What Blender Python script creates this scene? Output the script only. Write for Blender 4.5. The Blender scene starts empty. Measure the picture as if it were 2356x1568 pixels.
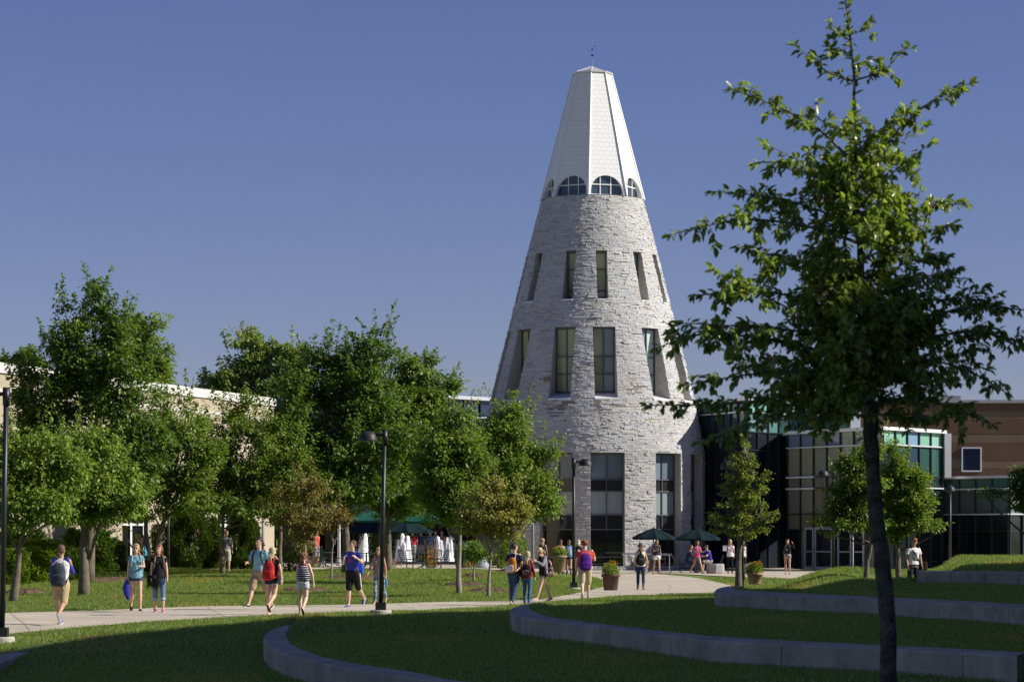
import bpy, bmesh, math, random
import numpy as np
from mathutils import Vector, Matrix

random.seed(7); RNG = np.random.default_rng(7)
# ------------------------------------------------------------------ camera, world, sun
F, CX, HY, ZC = 6400.0, 1178.0, 1225.0, 2.07      # focal length etc. in units of a 2356 px wide picture
sc = bpy.context.scene
col = sc.collection
cd = bpy.data.cameras.new("camera"); cam = bpy.data.objects.new("camera", cd); col.objects.link(cam)
cam.location = (0, 0, ZC); cam.rotation_euler = (math.radians(90), 0, 0)
cd.sensor_width = 36; cd.lens = 36*F/2356; cd.shift_y = 441/2356
cd.clip_start = 0.5; cd.clip_end = 9000
cd.dof.use_dof = True; cd.dof.focus_distance = 98; cd.dof.aperture_fstop = 9.5
sc.camera = cam
SUN_EL, SUN_AZ = 33.0, 82.5                       # azimuth from the direction towards the camera, to the right
se, sa = math.radians(SUN_EL), math.radians(SUN_AZ)
SUNV = Vector((math.sin(sa)*math.cos(se), -math.cos(sa)*math.cos(se), math.sin(se)))
w = bpy.data.worlds.new("World"); sc.world = w; w.use_nodes = True
nt = w.node_tree; bg = nt.nodes["Background"]
sky = nt.nodes.new("ShaderNodeTexSky"); sky.sky_type = 'NISHITA'; sky.sun_disc = False
sky.sun_elevation = se; sky.sun_rotation = math.atan2(SUNV.x, SUNV.y)
sky.air_density = 1.0; sky.dust_density = 0.0; sky.ozone_density = 4.0; sky.altitude = 100
hs = nt.nodes.new("ShaderNodeHueSaturation"); hs.inputs['Hue'].default_value = 0.51; hs.inputs['Saturation'].default_value = 1.0
tn = nt.nodes.new("ShaderNodeMix"); tn.data_type = 'RGBA'; tn.blend_type = 'MULTIPLY'; tn.inputs[0].default_value = 1; tn.inputs[7].default_value = (.99, .92, 1.25, 1)
nt.links.new(sky.outputs[0], hs.inputs['Color']); nt.links.new(hs.outputs[0], tn.inputs[6]); nt.links.new(tn.outputs[2], bg.inputs[0])
bg.inputs[1].default_value = 0.0502
sd = bpy.data.lights.new("sun", 'SUN'); sun = bpy.data.objects.new("sun", sd); col.objects.link(sun)
sd.energy = 5.0; sd.angle = math.radians(0.5); sd.color = (1.0, 0.93, 0.82)
sun.rotation_euler = (-SUNV).to_track_quat('-Z', 'Y').to_euler(); sun.location = (60, -20, 60)
sc.view_settings.view_transform = 'Standard'; sc.view_settings.look = 'None'; sc.view_settings.gamma = 1
sc.view_settings.exposure = 0.25
sc.render.engine = 'CYCLES'; sc.cycles.use_denoising = True
sc.cycles.max_bounces = 5; sc.cycles.diffuse_bounces = 2; sc.cycles.glossy_bounces = 3; sc.cycles.transmission_bounces = 3
sc.cycles.transparent_max_bounces = 6; sc.cycles.caustics_reflective = False; sc.cycles.caustics_refractive = False

def P(px, py, Y): return Vector(((px-CX)/F*Y, Y, ZC+(HY-py)/F*Y))
def sm(a, b, x): t = np.clip((x-a)/(b-a), 0, 1); return t*t*(3-2*t)
def px2(px, Y): return (px-CX)/F*Y

# ------------------------------------------------------------------ materials
def mat(name, color, rough=0.6, metal=0.0, spec=0.5, noise=None, bump=None, attr=None, extra=None, uvbrick=None, trans=0, coat=0):
    """noise=(scale, amount); bump=(scale, strength, distance); attr = colour attribute multiplied in"""
    m = bpy.data.materials.new(name); m.use_nodes = True
    t = m.node_tree; N = t.nodes; L = t.links; b = N["Principled BSDF"]
    b.inputs['Roughness'].default_value = rough; b.inputs['Metallic'].default_value = metal
    b.inputs['Specular IOR Level'].default_value = spec
    if coat: b.inputs['Coat Weight'].default_value = coat
    rgb = N.new("ShaderNodeRGB"); rgb.outputs[0].default_value = (*color, 1); cur = rgb.outputs[0]
    def mul(a, c, fac=1.0):
        x = N.new("ShaderNodeMix"); x.data_type = 'RGBA'; x.blend_type = 'MULTIPLY'; x.inputs[0].default_value = fac
        L.new(a, x.inputs[6]); L.new(c, x.inputs[7]); return x.outputs[2]
    tc = N.new("ShaderNodeTexCoord")
    if attr:
        a = N.new("ShaderNodeAttribute"); a.attribute_name = attr; cur = mul(cur, a.outputs['Color'])
    if uvbrick:
        bw, bh, mortar, c1, c2, cm = uvbrick
        br = N.new("ShaderNodeTexBrick"); uv = N.new("ShaderNodeUVMap"); uv.uv_map = "UVMap"
        L.new(uv.outputs[0], br.inputs['Vector']); br.inputs['Scale'].default_value = 1
        br.inputs['Brick Width'].default_value = bw; br.inputs['Row Height'].default_value = bh
        br.inputs['Mortar Size'].default_value = mortar; br.inputs['Mortar Smooth'].default_value = .3
        br.inputs['Color1'].default_value = (*c1, 1); br.inputs['Color2'].default_value = (*c2, 1); br.inputs['Mortar'].default_value = (*cm, 1)
        cur = mul(cur, br.outputs[0])
        bp = N.new("ShaderNodeBump"); bp.inputs['Strength'].default_value = .5; bp.inputs['Distance'].default_value = .02; bp.invert = True
        L.new(br.outputs['Fac'], bp.inputs['Height']); L.new(bp.outputs[0], b.inputs['Normal'])
    if noise:
        for sc_, am in (noise if isinstance(noise, list) else [noise]):
            n = N.new("ShaderNodeTexNoise"); n.inputs['Scale'].default_value = sc_; n.inputs['Detail'].default_value = 4
            L.new(tc.outputs['Object'], n.inputs['Vector'])
            r = N.new("ShaderNodeMapRange"); r.inputs[1].default_value = .3; r.inputs[2].default_value = .7
            r.inputs[3].default_value = 1-am; r.inputs[4].default_value = 1+am
            L.new(n.outputs[0], r.inputs[0]); cur = mul(cur, r.outputs[0])
    if bump:
        n = N.new("ShaderNodeTexNoise"); n.inputs['Scale'].default_value = bump[0]; n.inputs['Detail'].default_value = 5
        L.new(tc.outputs['Object'], n.inputs['Vector'])
        bp = N.new("ShaderNodeBump"); bp.inputs['Strength'].default_value = bump[1]; bp.inputs['Distance'].default_value = bump[2]
        L.new(n.outputs[0], bp.inputs['Height']); L.new(bp.outputs[0], b.inputs['Normal'])
    if extra: cur = extra(m, N, L, b, cur, tc) or cur
    L.new(cur, b.inputs['Base Color'])
    if trans:
        out = N["Material Output"]; tr = N.new("ShaderNodeBsdfTranslucent"); mx = N.new("ShaderNodeMixShader"); mx.inputs[0].default_value = trans
        sc2 = N.new("ShaderNodeMix"); sc2.data_type = 'RGBA'; sc2.blend_type = 'MULTIPLY'; sc2.inputs[0].default_value = 1
        L.new(cur, sc2.inputs[6]); sc2.inputs[7].default_value = (1.7, 1.9, .7, 1); L.new(sc2.outputs[2], tr.inputs[0])
        L.new(b.outputs[0], mx.inputs[1]); L.new(tr.outputs[0], mx.inputs[2]); L.new(mx.outputs[0], out.inputs['Surface'])
    return m

_mc = {}
def cmat(c, rough=.8, **k):                       # plain cloth/paint colour, cached
    key = (tuple(round(x, 3) for x in c), rough, str(k))
    if key not in _mc: _mc[key] = mat("paint_%d" % len(_mc), c, rough, noise=(6, .18), spec=.25, bump=(9, .9, .035) if rough == .8 else None, **k)
    return _mc[key]

def stripes(c1, c2, freq, axis='Z', duty=.5, wob=0):
    def ex(m, N, L, b, cur, tc):
        s = N.new("ShaderNodeSeparateXYZ"); L.new(tc.outputs['Object'], s.inputs[0])
        a = N.new("ShaderNodeMath"); a.operation = 'MULTIPLY'; a.inputs[1].default_value = freq; L.new(s.outputs[axis], a.inputs[0])
        f = N.new("ShaderNodeMath"); f.operation = 'FRACT'; L.new(a.outputs[0], f.inputs[0])
        g = N.new("ShaderNodeMath"); g.operation = 'GREATER_THAN'; g.inputs[1].default_value = duty; L.new(f.outputs[0], g.inputs[0])
        x = N.new("ShaderNodeMix"); x.data_type = 'RGBA'; L.new(g.outputs[0], x.inputs[0])
        x.inputs[6].default_value = (*c1, 1); x.inputs[7].default_value = (*c2, 1); return x.outputs[2]
    return mat("striped_cloth", (1, 1, 1), .85, extra=ex, spec=.2)
def blotch(cols, scale):
    def ex(m, N, L, b, cur, tc):
        v = N.new("ShaderNodeTexVoronoi"); v.inputs['Scale'].default_value = scale; L.new(tc.outputs['Object'], v.inputs['Vector'])
        s = N.new("ShaderNodeSeparateXYZ"); L.new(v.outputs['Color'], s.inputs[0])
        r = N.new("ShaderNodeValToRGB"); r.color_ramp.interpolation = 'CONSTANT'; L.new(s.outputs[0], r.inputs[0])
        e = r.color_ramp.elements; e[0].color = (*cols[0], 1); e[1].position = 1/len(cols); e[1].color = (*cols[1], 1)
        for i in range(2, len(cols)):
            k = e.new(i/len(cols)); k.color = (*cols[i], 1)
        return r.outputs[0]
    return mat("patterned_cloth", (1, 1, 1), .85, extra=ex, spec=.2)

# ------------------------------------------------------------------ mesh helpers
class MB:
    def __init__(s): s.v = []; s.f = []; s.uv = []; s.c = []; s.useuv = False; s.usec = False
    def face(s, pts, uv=None, c=None):
        i = len(s.v); s.v += [tuple(p) for p in pts]; s.f.append(tuple(range(i, i+len(pts))))
        s.uv.append(uv if uv else [(0, 0)]*len(pts)); s.c.append(c if c else (1, 1, 1))
        if uv: s.useuv = True
        if c: s.usec = True
    def raw(s, verts, faces, c=None):
        i = len(s.v); s.v += [tuple(p) for p in verts]
        for f in faces:
            s.f.append(tuple(i+k for k in f)); s.uv.append([(0, 0)]*len(f)); s.c.append(c if c else (1, 1, 1))
        if c: s.usec = True
    def box(s, c, d, rot=0, frame=None, c3=None):
        hx, hy, hz = d[0]/2, d[1]/2, d[2]/2
        if frame is None: cr, sr = math.cos(rot), math.sin(rot); X = Vector((cr, sr, 0)); Yv = Vector((-sr, cr, 0)); Z = Vector((0, 0, 1))
        else: X, Yv, Z = frame
        c = Vector(c); p = [c+X*(a*hx)+Yv*(b*hy)+Z*(e*hz) for e in (-1, 1) for a, b in ((-1, -1), (1, -1), (1, 1), (-1, 1))]
        s.raw(p, [(3, 2, 1, 0), (4, 5, 6, 7), (0, 1, 5, 4), (1, 2, 6, 5), (2, 3, 7, 6), (3, 0, 4, 7)], c3)
    def tube(s, pts, rad, n=8, cap=True):
        pts = [Vector(p) for p in pts]
        if not hasattr(rad, '__len__'): rad = [rad]*len(pts)
        vs = []; u = None
        for i, p in enumerate(pts):
            t = (pts[min(i+1, len(pts)-1)]-pts[max(i-1, 0)]).normalized()
            if u is None: u = t.orthogonal().normalized()
            else:
                u = (u-t*u.dot(t)); u = u.normalized() if u.length > 1e-6 else t.orthogonal().normalized()
            b = t.cross(u)
            for k in range(n):
                a = 2*math.pi*k/n; vs.append(p+(u*math.cos(a)+b*math.sin(a))*rad[i])
        fs = []
        for i in range(len(pts)-1):
            for k in range(n):
                k2 = (k+1) % n; fs.append((i*n+k, i*n+k2, (i+1)*n+k2, (i+1)*n+k))
        if cap: fs.append(tuple(reversed(range(n)))); fs.append(tuple(range((len(pts)-1)*n, len(pts)*n)))
        s.raw(vs, fs)
    def lathe(s, c, prof, n=24, cap=True, c3=None):
        c = Vector(c); vs = []
        for r, z in prof:
            for k in range(n):
                a = 2*math.pi*k/n; vs.append(c+Vector((r*math.cos(a), r*math.sin(a), z)))
        fs = []
        for i in range(len(prof)-1):
            for k in range(n):
                k2 = (k+1) % n; fs.append((i*n+k, i*n+k2, (i+1)*n+k2, (i+1)*n+k))
        if cap: fs.append(tuple(reversed(range(n)))); fs.append(tuple(range((len(prof)-1)*n, len(prof)*n)))
        s.raw(vs, fs, c3)
    def prism(s, poly, z0, z1):
        a = sum(poly[i][0]*poly[(i+1) % len(poly)][1]-poly[(i+1) % len(poly)][0]*poly[i][1] for i in range(len(poly)))
        if a < 0: poly = poly[::-1]
        n = len(poly); vs = [(x, y, z0) for x, y in poly]+[(x, y, z1) for x, y in poly]
        fs = [tuple(reversed(range(n))), tuple(range(n, 2*n))]+[(i, (i+1) % n, n+(i+1) % n, n+i) for i in range(n)]
        s.raw(vs, fs)
    def build(s, name, m, parent=None, smooth=False):
        off = parent_origin(parent)
        v = np.array(s.v, dtype=np.float64).reshape(-1, 3)-np.array(off)
        me = bpy.data.meshes.new(name); me.from_pydata(v.tolist(), [], s.f)
        if s.useuv:
            l = me.uv_layers.new(name="UVMap"); l.data.foreach_set("uv", np.array([x for u in s.uv for p in u for x in p], dtype=np.float32))
        if s.usec:
            a = me.attributes.new("Col", 'FLOAT_COLOR', 'FACE'); a.data.foreach_set("color", np.array([[*c[:3], 1] for c in s.c], dtype=np.float32).ravel())
        return link(name, me, m, parent, smooth)
def parent_origin(parent):
    o = Vector((0, 0, 0))
    while parent is not None: o += parent.location; parent = parent.parent
    return o
def link(name, me, m, parent=None, smooth=False):
    if m is not None: me.materials.append(m)
    if smooth: me.shade_smooth()
    o = bpy.data.objects.new(name, me); col.objects.link(o)
    if parent is not None: o.parent = parent
    return o
def npmesh(name, V, Fc, m, parent=None, colr=None, smooth=False):
    """V (n,3), Fc (k,3|4) numpy; colr per-face (k,3)"""
    V = V-np.array(parent_origin(parent)); k, q = Fc.shape
    me = bpy.data.meshes.new(name); me.vertices.add(len(V)); me.vertices.foreach_set("co", V.astype(np.float32).ravel())
    me.loops.add(k*q); me.loops.foreach_set("vertex_index", Fc.astype(np.int32).ravel())
    me.polygons.add(k); me.polygons.foreach_set("loop_start", np.arange(0, k*q, q, dtype=np.int32))
    if colr is not None:
        a = me.attributes.new("Col", 'FLOAT_COLOR', 'FACE'); a.data.foreach_set("color", np.hstack([colr, np.ones((k, 1))]).astype(np.float32).ravel())
    me.update(); me.validate()
    return link(name, me, m, parent, smooth)
def empty(name, loc, label, cat, group=None):
    o = bpy.data.objects.new(name, None); col.objects.link(o); o.location = loc; o.empty_display_size = .3
    return tag(o, label, cat, group)
def tag(o, label=None, cat=None, group=None, kind=None):
    if label: o["label"] = label
    if cat: o["category"] = cat
    if group: o["group"] = group
    if kind: o["kind"] = kind
    return o

# ------------------------------------------------------------------ terrain
def poly_px(pts, z): return [(px2(px, F*(ZC-z)/(py-HY)), F*(ZC-z)/(py-HY)) for px, py in pts]
ZT = {1: -0.03, 2: .30, 3: .62, 4: .95}           # tops of the four terrace walls
W1o = poly_px([(716,1428),(680,1432),(649,1439),(625,1447),(610,1456),(605,1466),(609,1476),(622,1486),(649,1501),(724,1521),(813,1538),(949,1558),(1065,1570),(1250,1590),(1500,1612)], ZT[1])
W1i = poly_px([(722,1430),(690,1435),(672,1439),(662,1445),(658,1452),(659,1460),(664,1469),(672,1479),(686,1489),(749,1511),(823,1526),(949,1543),(1045,1565),(1230,1578),(1480,1600)], ZT[1])
W2o = poly_px([(1245,1386),(1215,1388),(1190,1393),(1177,1398),(1172,1403),(1177,1411),(1197,1417),(1239,1424),(1289,1430),(1339,1436),(1438,1448),(1636,1472),(1831,1482),(2021,1490),(2277,1503),(2340,1509)], ZT[2])
W2i = poly_px([(1256,1388),(1236,1391),(1224,1394),(1218,1397),(1219,1399),(1226,1403),(1239,1409),(1264,1417),(1309,1424),(1339,1428),(1438,1440),(1636,1462),(1831,1473),(2021,1482),(2270,1494),(2356,1500)], ZT[2])
W3o = poly_px([(1700,1346),(1680,1347),(1660,1350),(1647,1354),(1642,1359),(1647,1363),(1665,1364),(1710,1365),(1758,1368),(1831,1371),(1911,1374),(2064,1380),(2200,1387),(2356,1397),(2480,1406)], ZT[3])
W3i = poly_px([(1712,1348),(1698,1349),(1690,1350.5),(1687,1352),(1688,1353.5),(1693,1355),(1703,1356.5),(1725,1358),(1758,1360),(1831,1363),(1911,1367),(2064,1374),(2200,1380),(2356,1389),(2480,1397)], ZT[3])
W4o = poly_px([(2110,1314.5),(2200,1315),(2356,1316),(2500,1317)], ZT[4])
W4i = poly_px([(2110,1312),(2200,1312.5),(2356,1313.2),(2500,1314)], ZT[4])
def resample(a, n):
    a = np.array(a, float); d = np.r_[0, np.cumsum(np.hypot(*np.diff(a, axis=0).T))]
    # smooth with Catmull-ish: densify linearly then average
    t = np.linspace(0, d[-1], n); r = np.c_[np.interp(t, d, a[:, 0]), np.interp(t, d, a[:, 1])]
    for _ in range(3):
        r[1:-1] = (r[:-2]+2*r[1:-1]+r[2:])/4
    return r
def mid(o, i): return [((a[0]+b[0])/2, (a[1]+b[1])/2) for a, b in zip(o, i)]
M1, M2, M3, M4 = mid(W1o, W1i), mid(W2o, W2i), mid(W3o, W3i), mid(W4o, W4i)
# terrace regions: wall centre line plus soft back edges off to the right
R1 = M1+[(6, 36), (30, 36), (30, 90), (8, 78), (0, 70.5), (-3, 68)]
R2 = M2+[(30, 36), (30, 74), (9, 74), (5.4, 78), (2.6, 75.5), (1.2, 73)]
R3 = M3+[(30, 50), (30, 118), (12, 112), (8, 96), (6.6, 84), (5.7, 77)]
R4 = M4+[(30, 81), (30, 116), (16.6, 110), (14.5, 96), (12.5, 84)]
def inside(poly, x, y):
    r = np.zeros(x.shape, bool); n = len(poly); j = n-1
    for i in range(n):
        xi, yi = poly[i]; xj, yj = poly[j]
        if yi != yj:
            c = ((yi > y) != (yj > y)) & (x < (xj-xi)*(y-yi)/(yj-yi)+xi); r ^= c
        j = i
    return r
def dist_line(pts, x, y):
    d = np.full(x.shape, 1e9)
    for (ax, ay), (bx, by) in zip(pts[:-1], pts[1:]):
        vx, vy = bx-ax, by-ay; t = np.clip(((x-ax)*vx+(y-ay)*vy)/(vx*vx+vy*vy+1e-12), 0, 1)
        d = np.minimum(d, np.hypot(x-ax-t*vx, y-ay-t*vy))
    return d
S2 = [M2[-1]] and [(30, 74), (9, 74), (5.4, 78), (2.6, 75.5), (1.2, 73), M2[0]]
S3 = [(30, 118), (12, 112), (8, 96), (6.6, 84), (5.7, 77), M3[0]]
S4 = [(30, 116), (16.6, 110), (14.5, 96), (12.5, 84), M4[0]]
def ground(x, y):
    x = np.asarray(x, float); y = np.asarray(y, float)
    z = -.46*(1-sm(52, 66, y+0.25*np.abs(x+4)))*(1-sm(20, 40, np.abs(x)))
    z = z+.36*sm(92, 126, y)*sm(3.5, -3, x)*(1-sm(150, 175, y)*.0)
    z = z+.03*np.sin(x*.55+1)*np.cos(y*.23)*sm(-1, -3, x)
    ok = (y > 30) & (y < 125) & (x > -12) & (x < 31)
    in1 = inside(R1, x, y) & ok; z = np.where(in1, np.maximum(z, -.09-.05*sm(50, 62, y)), z)
    in2 = inside(R2, x, y) & ok; d2 = dist_line(S2, x, y); z = np.where(in2, np.maximum(z, .25*sm(0, 2.2, d2)+z*0), z)
    in3 = inside(R3, x, y) & ok; d3 = dist_line(S3, x, y)
    m3 = .57*sm(0, 4.2, d3)+.42*np.exp(-((x-9.6)/3.2)**2-((y-95)/6.5)**2)*sm(0, 3.5, d3)
    m3 = m3*(1-np.exp(-((x-12.6)/1.3)**2-((y-89.5)/3.2)**2))
    m3 = np.maximum(m3, .72*np.exp(-((x-11.6)/2.2)**2-((y-82)/2.6)**2))
    z = np.where(in3, np.maximum(z, m3), z)
    in4 = inside(R4, x, y) & ok; d4 = dist_line(S4, x, y)
    z = np.where(in4, np.maximum(z, (.91+.2*sm(82, 92, y)*sm(11.8, 15, x))*sm(0, 1.2, d4)+z*(1-sm(0, 1.2, d4))), z)
    return z
def gz(x, y): return float(ground(np.array([x]), np.array([y]))[0])
_Yg = np.arange(40, 175, .05)
def hit(px, py):
    """first point of the ground along the ray through a pixel"""
    xs = (px-CX)/F*_Yg; zs = ZC-(py-HY)/F*_Yg; g = ground(xs, _Yg); k = np.argmax(zs <= g)
    Y = _Yg[k] if (zs <= g).any() else 150.0
    return Vector(((px-CX)/F*Y, Y, gz((px-CX)/F*Y, Y)))

def extr(lo, hi, d0): # growing steps outwards
    return lo
xs = np.unique(np.r_[-3000, -1000, -400, -200, -100, -60, -40, np.arange(-30, -13, 1.0), np.arange(-13, 18, .2), np.arange(18, 32, 1.0), 40, 60, 100, 200, 400, 1000, 3000])
ys = np.unique(np.r_[-3000, -600, -200, -60, -20, 0, 15, 25, 30, np.arange(34, 104, .22), np.arange(104, 132, 1.0), 140, 150, 165, 180, 220, 300, 600, 1500, 4000])
GX, GY = np.meshgrid(xs, ys); GZ = ground(GX, GY)
def grass_ex(m, N, L, b, cur, tc):
    def noise(s, d=3, st=None):
        n = N.new("ShaderNodeTexNoise"); n.inputs['Scale'].default_value = s; n.inputs['Detail'].default_value = d
        if st:
            mp = N.new("ShaderNodeMapping"); mp.inputs['Scale'].default_value = st; L.new(tc.outputs['Object'], mp.inputs[0]); L.new(mp.outputs[0], n.inputs['Vector'])
        else: L.new(tc.outputs['Object'], n.inputs['Vector'])
        return n.outputs[0]
    r = N.new("ShaderNodeValToRGB"); e = r.color_ramp.elements
    e[0].position = .32; e[0].color = (.12, .18, .05, 1); e[1].position = .68; e[1].color = (.25, .31, .10, 1)
    L.new(noise(.55, 5), r.inputs[0])
    f = N.new("ShaderNodeMapRange"); f.inputs[1].default_value = .3; f.inputs[2].default_value = .7; f.inputs[3].default_value = .6; f.inputs[4].default_value = 1.4
    L.new(noise(14, 4, (1, .35, 1)), f.inputs[0])
    x = N.new("ShaderNodeMix"); x.data_type = 'RGBA'; x.blend_type = 'MULTIPLY'; x.inputs[0].default_value = 1
    L.new(r.outputs[0], x.inputs[6]); L.new(f.outputs[0], x.inputs[7])
    return x.outputs[2]
M_grass = mat("lawn", (1, 1, 1), .95, spec=.1, extra=grass_ex, bump=(30, .8, .05))
n1, n2 = GX.shape; idx = np.arange(n1*n2).reshape(n1, n2)
Fq = np.stack([idx[:-1, :-1], idx[:-1, 1:], idx[1:, 1:], idx[1:, :-1]], -1).reshape(-1, 4)
o = npmesh("lawn_ground", np.c_[GX.ravel(), GY.ravel(), GZ.ravel()], Fq, M_grass, smooth=True)
tag(o, kind="structure")

# concrete
M_path = mat("path_concrete", (.53, .475, .375), .9, spec=.2, noise=[(.35, .12), (2.2, .10), (60, .08)], bump=(80, .25, .01))
M_wall = mat("wall_concrete", (.45, .395, .28), .88, spec=.25, noise=[(.7, .22), (3.5, .16), (40, .10)], bump=(25, .45, .02))
M_joint = mat("joint_grey", (.34, .30, .24), .95); M_seal = mat("wall_seal", (.10, .09, .08), .95)

def strip(name, A, B, n, k, lift, m):
    A = resample(A, n); B = resample(B, n); V = []
    for t in np.linspace(0, 1, k): V.append(A*(1-t)+B*t)
    V = np.array(V); Z = np.maximum(ground(V[..., 0], V[..., 1]), -.5)+lift
    W = np.c_[V.reshape(-1, 2), Z.ravel()]; ix = np.arange(k*n).reshape(k, n)
    Q = np.stack([ix[:-1, :-1], ix[:-1, 1:], ix[1:, 1:], ix[1:, :-1]], -1).reshape(-1, 4)
    return npmesh(name, W, Q, m, smooth=True)
near = poly_px([(-900,1500),(-120,1455),(10,1448),(174,1440),(458,1424),(724,1416.6),(916,1408),(1065,1400.6),(1172,1396),(1290,1384),(1400,1374),(1560,1370),(1660,1366)], 0)
far = poly_px([(-900,1446),(-120,1417),(0,1410.5),(230,1404),(458,1396),(724,1391),(949,1385.6),(1165,1383.5),(1264,1377),(1339,1363),(1389,1350),(1450,1343),(1600,1338)], 0)
PATH_POLY = near+far[::-1]
tag(strip("path", near, far, 90, 9, .022, M_path), kind="structure")
# fan of paving widening towards the plaza
fl = poly_px([(1339,1363),(1375,1356),(1396,1346),(1392,1338),(1372,1331),(1339,1325),(1301,1318.5),(1290,1316)], 0)
fr = poly_px([(1662,1367),(1690,1352),(1687,1349),(1657,1341),(1607,1330),(1557,1324.6),(1512,1320.5),(1489,1317)], 0)
FAN_POLY = fl+fr[::-1]
tag(strip("paved_fan", fl, fr, 40, 30, .027, M_path), kind="structure")
pz_near = [(-26, 129.5), (-8, 129.3), (-4, 130.5), (0.5, 136), (2.6, 144), (3.4, 146), (6.7, 143.5), (8.5, 138), (12, 122), (22, 120), (40, 120)]
pz_far = [(-26, 178), (-8, 178), (0, 178), (2, 178), (4, 178), (6, 178), (8, 178), (12, 178), (16, 178), (26, 178), (40, 178)]
PLAZA_POLY = pz_near+pz_far[::-1]
tag(strip("plaza_paving", pz_near, pz_far, 60, 20, .03, M_path), kind="structure")
# saw-cut joints in the paving
mb = MB()
def jline(pts, z=.0):
    A = poly_px(pts, 0); A = resample(A, 24)
    for i in range(23):
        a, b = Vector((*A[i], 0)), Vector((*A[i+1], 0)); d = (b-a).normalized(); nn = Vector((-d.y, d.x, 0))*.008
        q = [a+nn, a-nn, b-nn, b+nn]; mb.face([(p.x, p.y, gz(p.x, p.y)+.034) for p in q])
for px in (70, 520, 960):
    yn = np.interp(px, [-120, 10, 174, 458, 724, 916, 1065, 1172], [1455, 1448, 1440, 1424, 1416.6, 1408, 1400.6, 1396])-1
    yf = np.interp(px-45, [-120, 0, 230, 458, 724, 949, 1165], [1417, 1410.5, 1404, 1396, 1391, 1385.6, 1383.5])+1
    jline([(px, yn), (px-45, yf)])
jline([(1420,1333),(1480,1335),(1525,1341),(1545,1349),(1538,1360)])
jline([(1530,1325),(1600,1331),(1650,1341),(1690,1352)][:3])
tag(mb.build("paving_joints", M_joint), kind="structure")

# terrace walls
def terrace_wall(name, o_, i_, zt, depth, n, label, cap_end=True):
    o_ = resample(o_, n); i_ = resample(i_, n); b = MB(); ch = .025
    prof_o = [(0, -depth), (0, -ch), (.35, -.006)]
    for a in range(n-1):
        for (A0, A1, side) in ((o_[a], o_[a+1], 1), (i_[a], i_[a+1], -1)):
            B0, B1 = (i_[a], i_[a+1]) if side == 1 else (o_[a], o_[a+1])
            def at(Pn, Q, f, dz):
                d = Q-Pn; l = np.hypot(*d)+1e-9; q = Pn+d/l*min(f*.06, l*.3); return (q[0], q[1], zt+dz)
            rows = [(0, -depth), (0, -ch), (.5, 0)]
            for (f0, z0), (f1, z1) in zip(rows[:-1], rows[1:]):
                q = [at(A0, B0, f0, z0), at(A1, B1, f0, z0), at(A1, B1, f1, z1), at(A0, B0, f1, z1)]
                b.face(q if side == 1 else q[::-1])
        def at2(Pn, Q): d = Q-Pn; l = np.hypot(*d)+1e-9; q = Pn+d/l*min(.03, l*.3); return (q[0], q[1], zt)
        b.face([at2(o_[a], i_[a]), at2(o_[a+1], i_[a+1]), at2(i_[a+1], o_[a+1]), at2(i_[a], o_[a])])
    for k in (0, n-1):
        q = [(*o_[k], zt-depth), (*i_[k], zt-depth), (*i_[k], zt-.02), (*o_[k], zt-.02)]; b.face(q if k else q[::-1])
    ob = b.build(name, M_wall, None, False)
    tag(ob, label, "retaining wall", "curved concrete terrace walls", "thing")
    # joints: thin grooves standing 3 mm proud as dark sealant strips
    for k in range(int(n*.22), n-2, max(3, int(n*.13))):
        j = MB(); a, c = Vector((*o_[k], 0)), Vector((*o_[k+1], 0)); d = (c-a).normalized(); nn = Vector((d.y, -d.x, 0))
        if (Vector((*i_[k], 0))-a).dot(nn) > 0: nn = -nn
        p = a+nn*.003; w_ = d*.008
        j.face([(p-w_)+Vector((0, 0, zt-depth)), (p+w_)+Vector((0, 0, zt-depth)), (p+w_)+Vector((0, 0, zt-.03)), (p-w_)+Vector((0, 0, zt-.03))])
        j.build("joint_seal", M_seal, ob)
    return ob
terrace_wall("terrace_wall", W1o, W1i, ZT[1], .75, 90, "lowest and nearest curved concrete retaining wall, its rounded nose at the lower middle left")
terrace_wall("terrace_wall", W2o, W2i, ZT[2], .75, 90, "second concrete retaining wall, long curve ending square at the lower right corner")
terrace_wall("terrace_wall", W3o, W3i, ZT[3], .62, 70, "third concrete retaining wall, its rounded nose touching the end of the sunlit path")
terrace_wall("terrace_wall", W4o, W4i, ZT[4], .6, 16, "short straight concrete retaining wall highest up, beside the man in white tee")
# low kerb at the lower left corner
ko = poly_px([(-60,1548),(0,1527),(40,1508),(80,1496),(130,1489),(200,1484)], -.30); ki = poly_px([(-60,1512),(0,1504),(35,1497),(75,1491.5),(130,1487),(200,1483)], -.30)
terrace_wall("terrace_wall", ko, ki, -.30, .4, 30, "sliver of curved grey concrete kerb in the shaded grass at the lower left corner")
# ------------------------------------------------------------------ the stone tower
K0 = 40.5; TX, TY = px2(1363.0, 158.0), 158.0
prof_z = np.array([0, 6.5, 9.58, 14.0, 17.77, 20.95]); prof_r = np.array([6.40, 6.36, 5.80, 4.68, 3.74, 2.9])
def RR(z): return float(np.interp(z, prof_z, prof_r))
def tp(a, r, z): a = math.radians(a); return Vector((TX+r*math.sin(a), TY-r*math.cos(a), z))
WA = [-140, -114, -80, -54, -20, 6, 40, 66, 100, 126, 160, 186]
LEV = [(0.22, 6.45, .95, 5.75), (9.38, 13.4, .63, 4.48), (14.93, 17.68, .31, 3.45)]   # z0, z1, half width, glass plane distance
tower = empty("stone_tower", (TX, TY, 0), "tall cone tower of rough pale ledgestone under a white eight-sided shingled top", "tower")
M_stone = mat("ledgestone", (1, 1, 1), .9, spec=.25, attr="Col", noise=[(.45, .10), (9, .10)], bump=(14, .9, .05))
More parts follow.
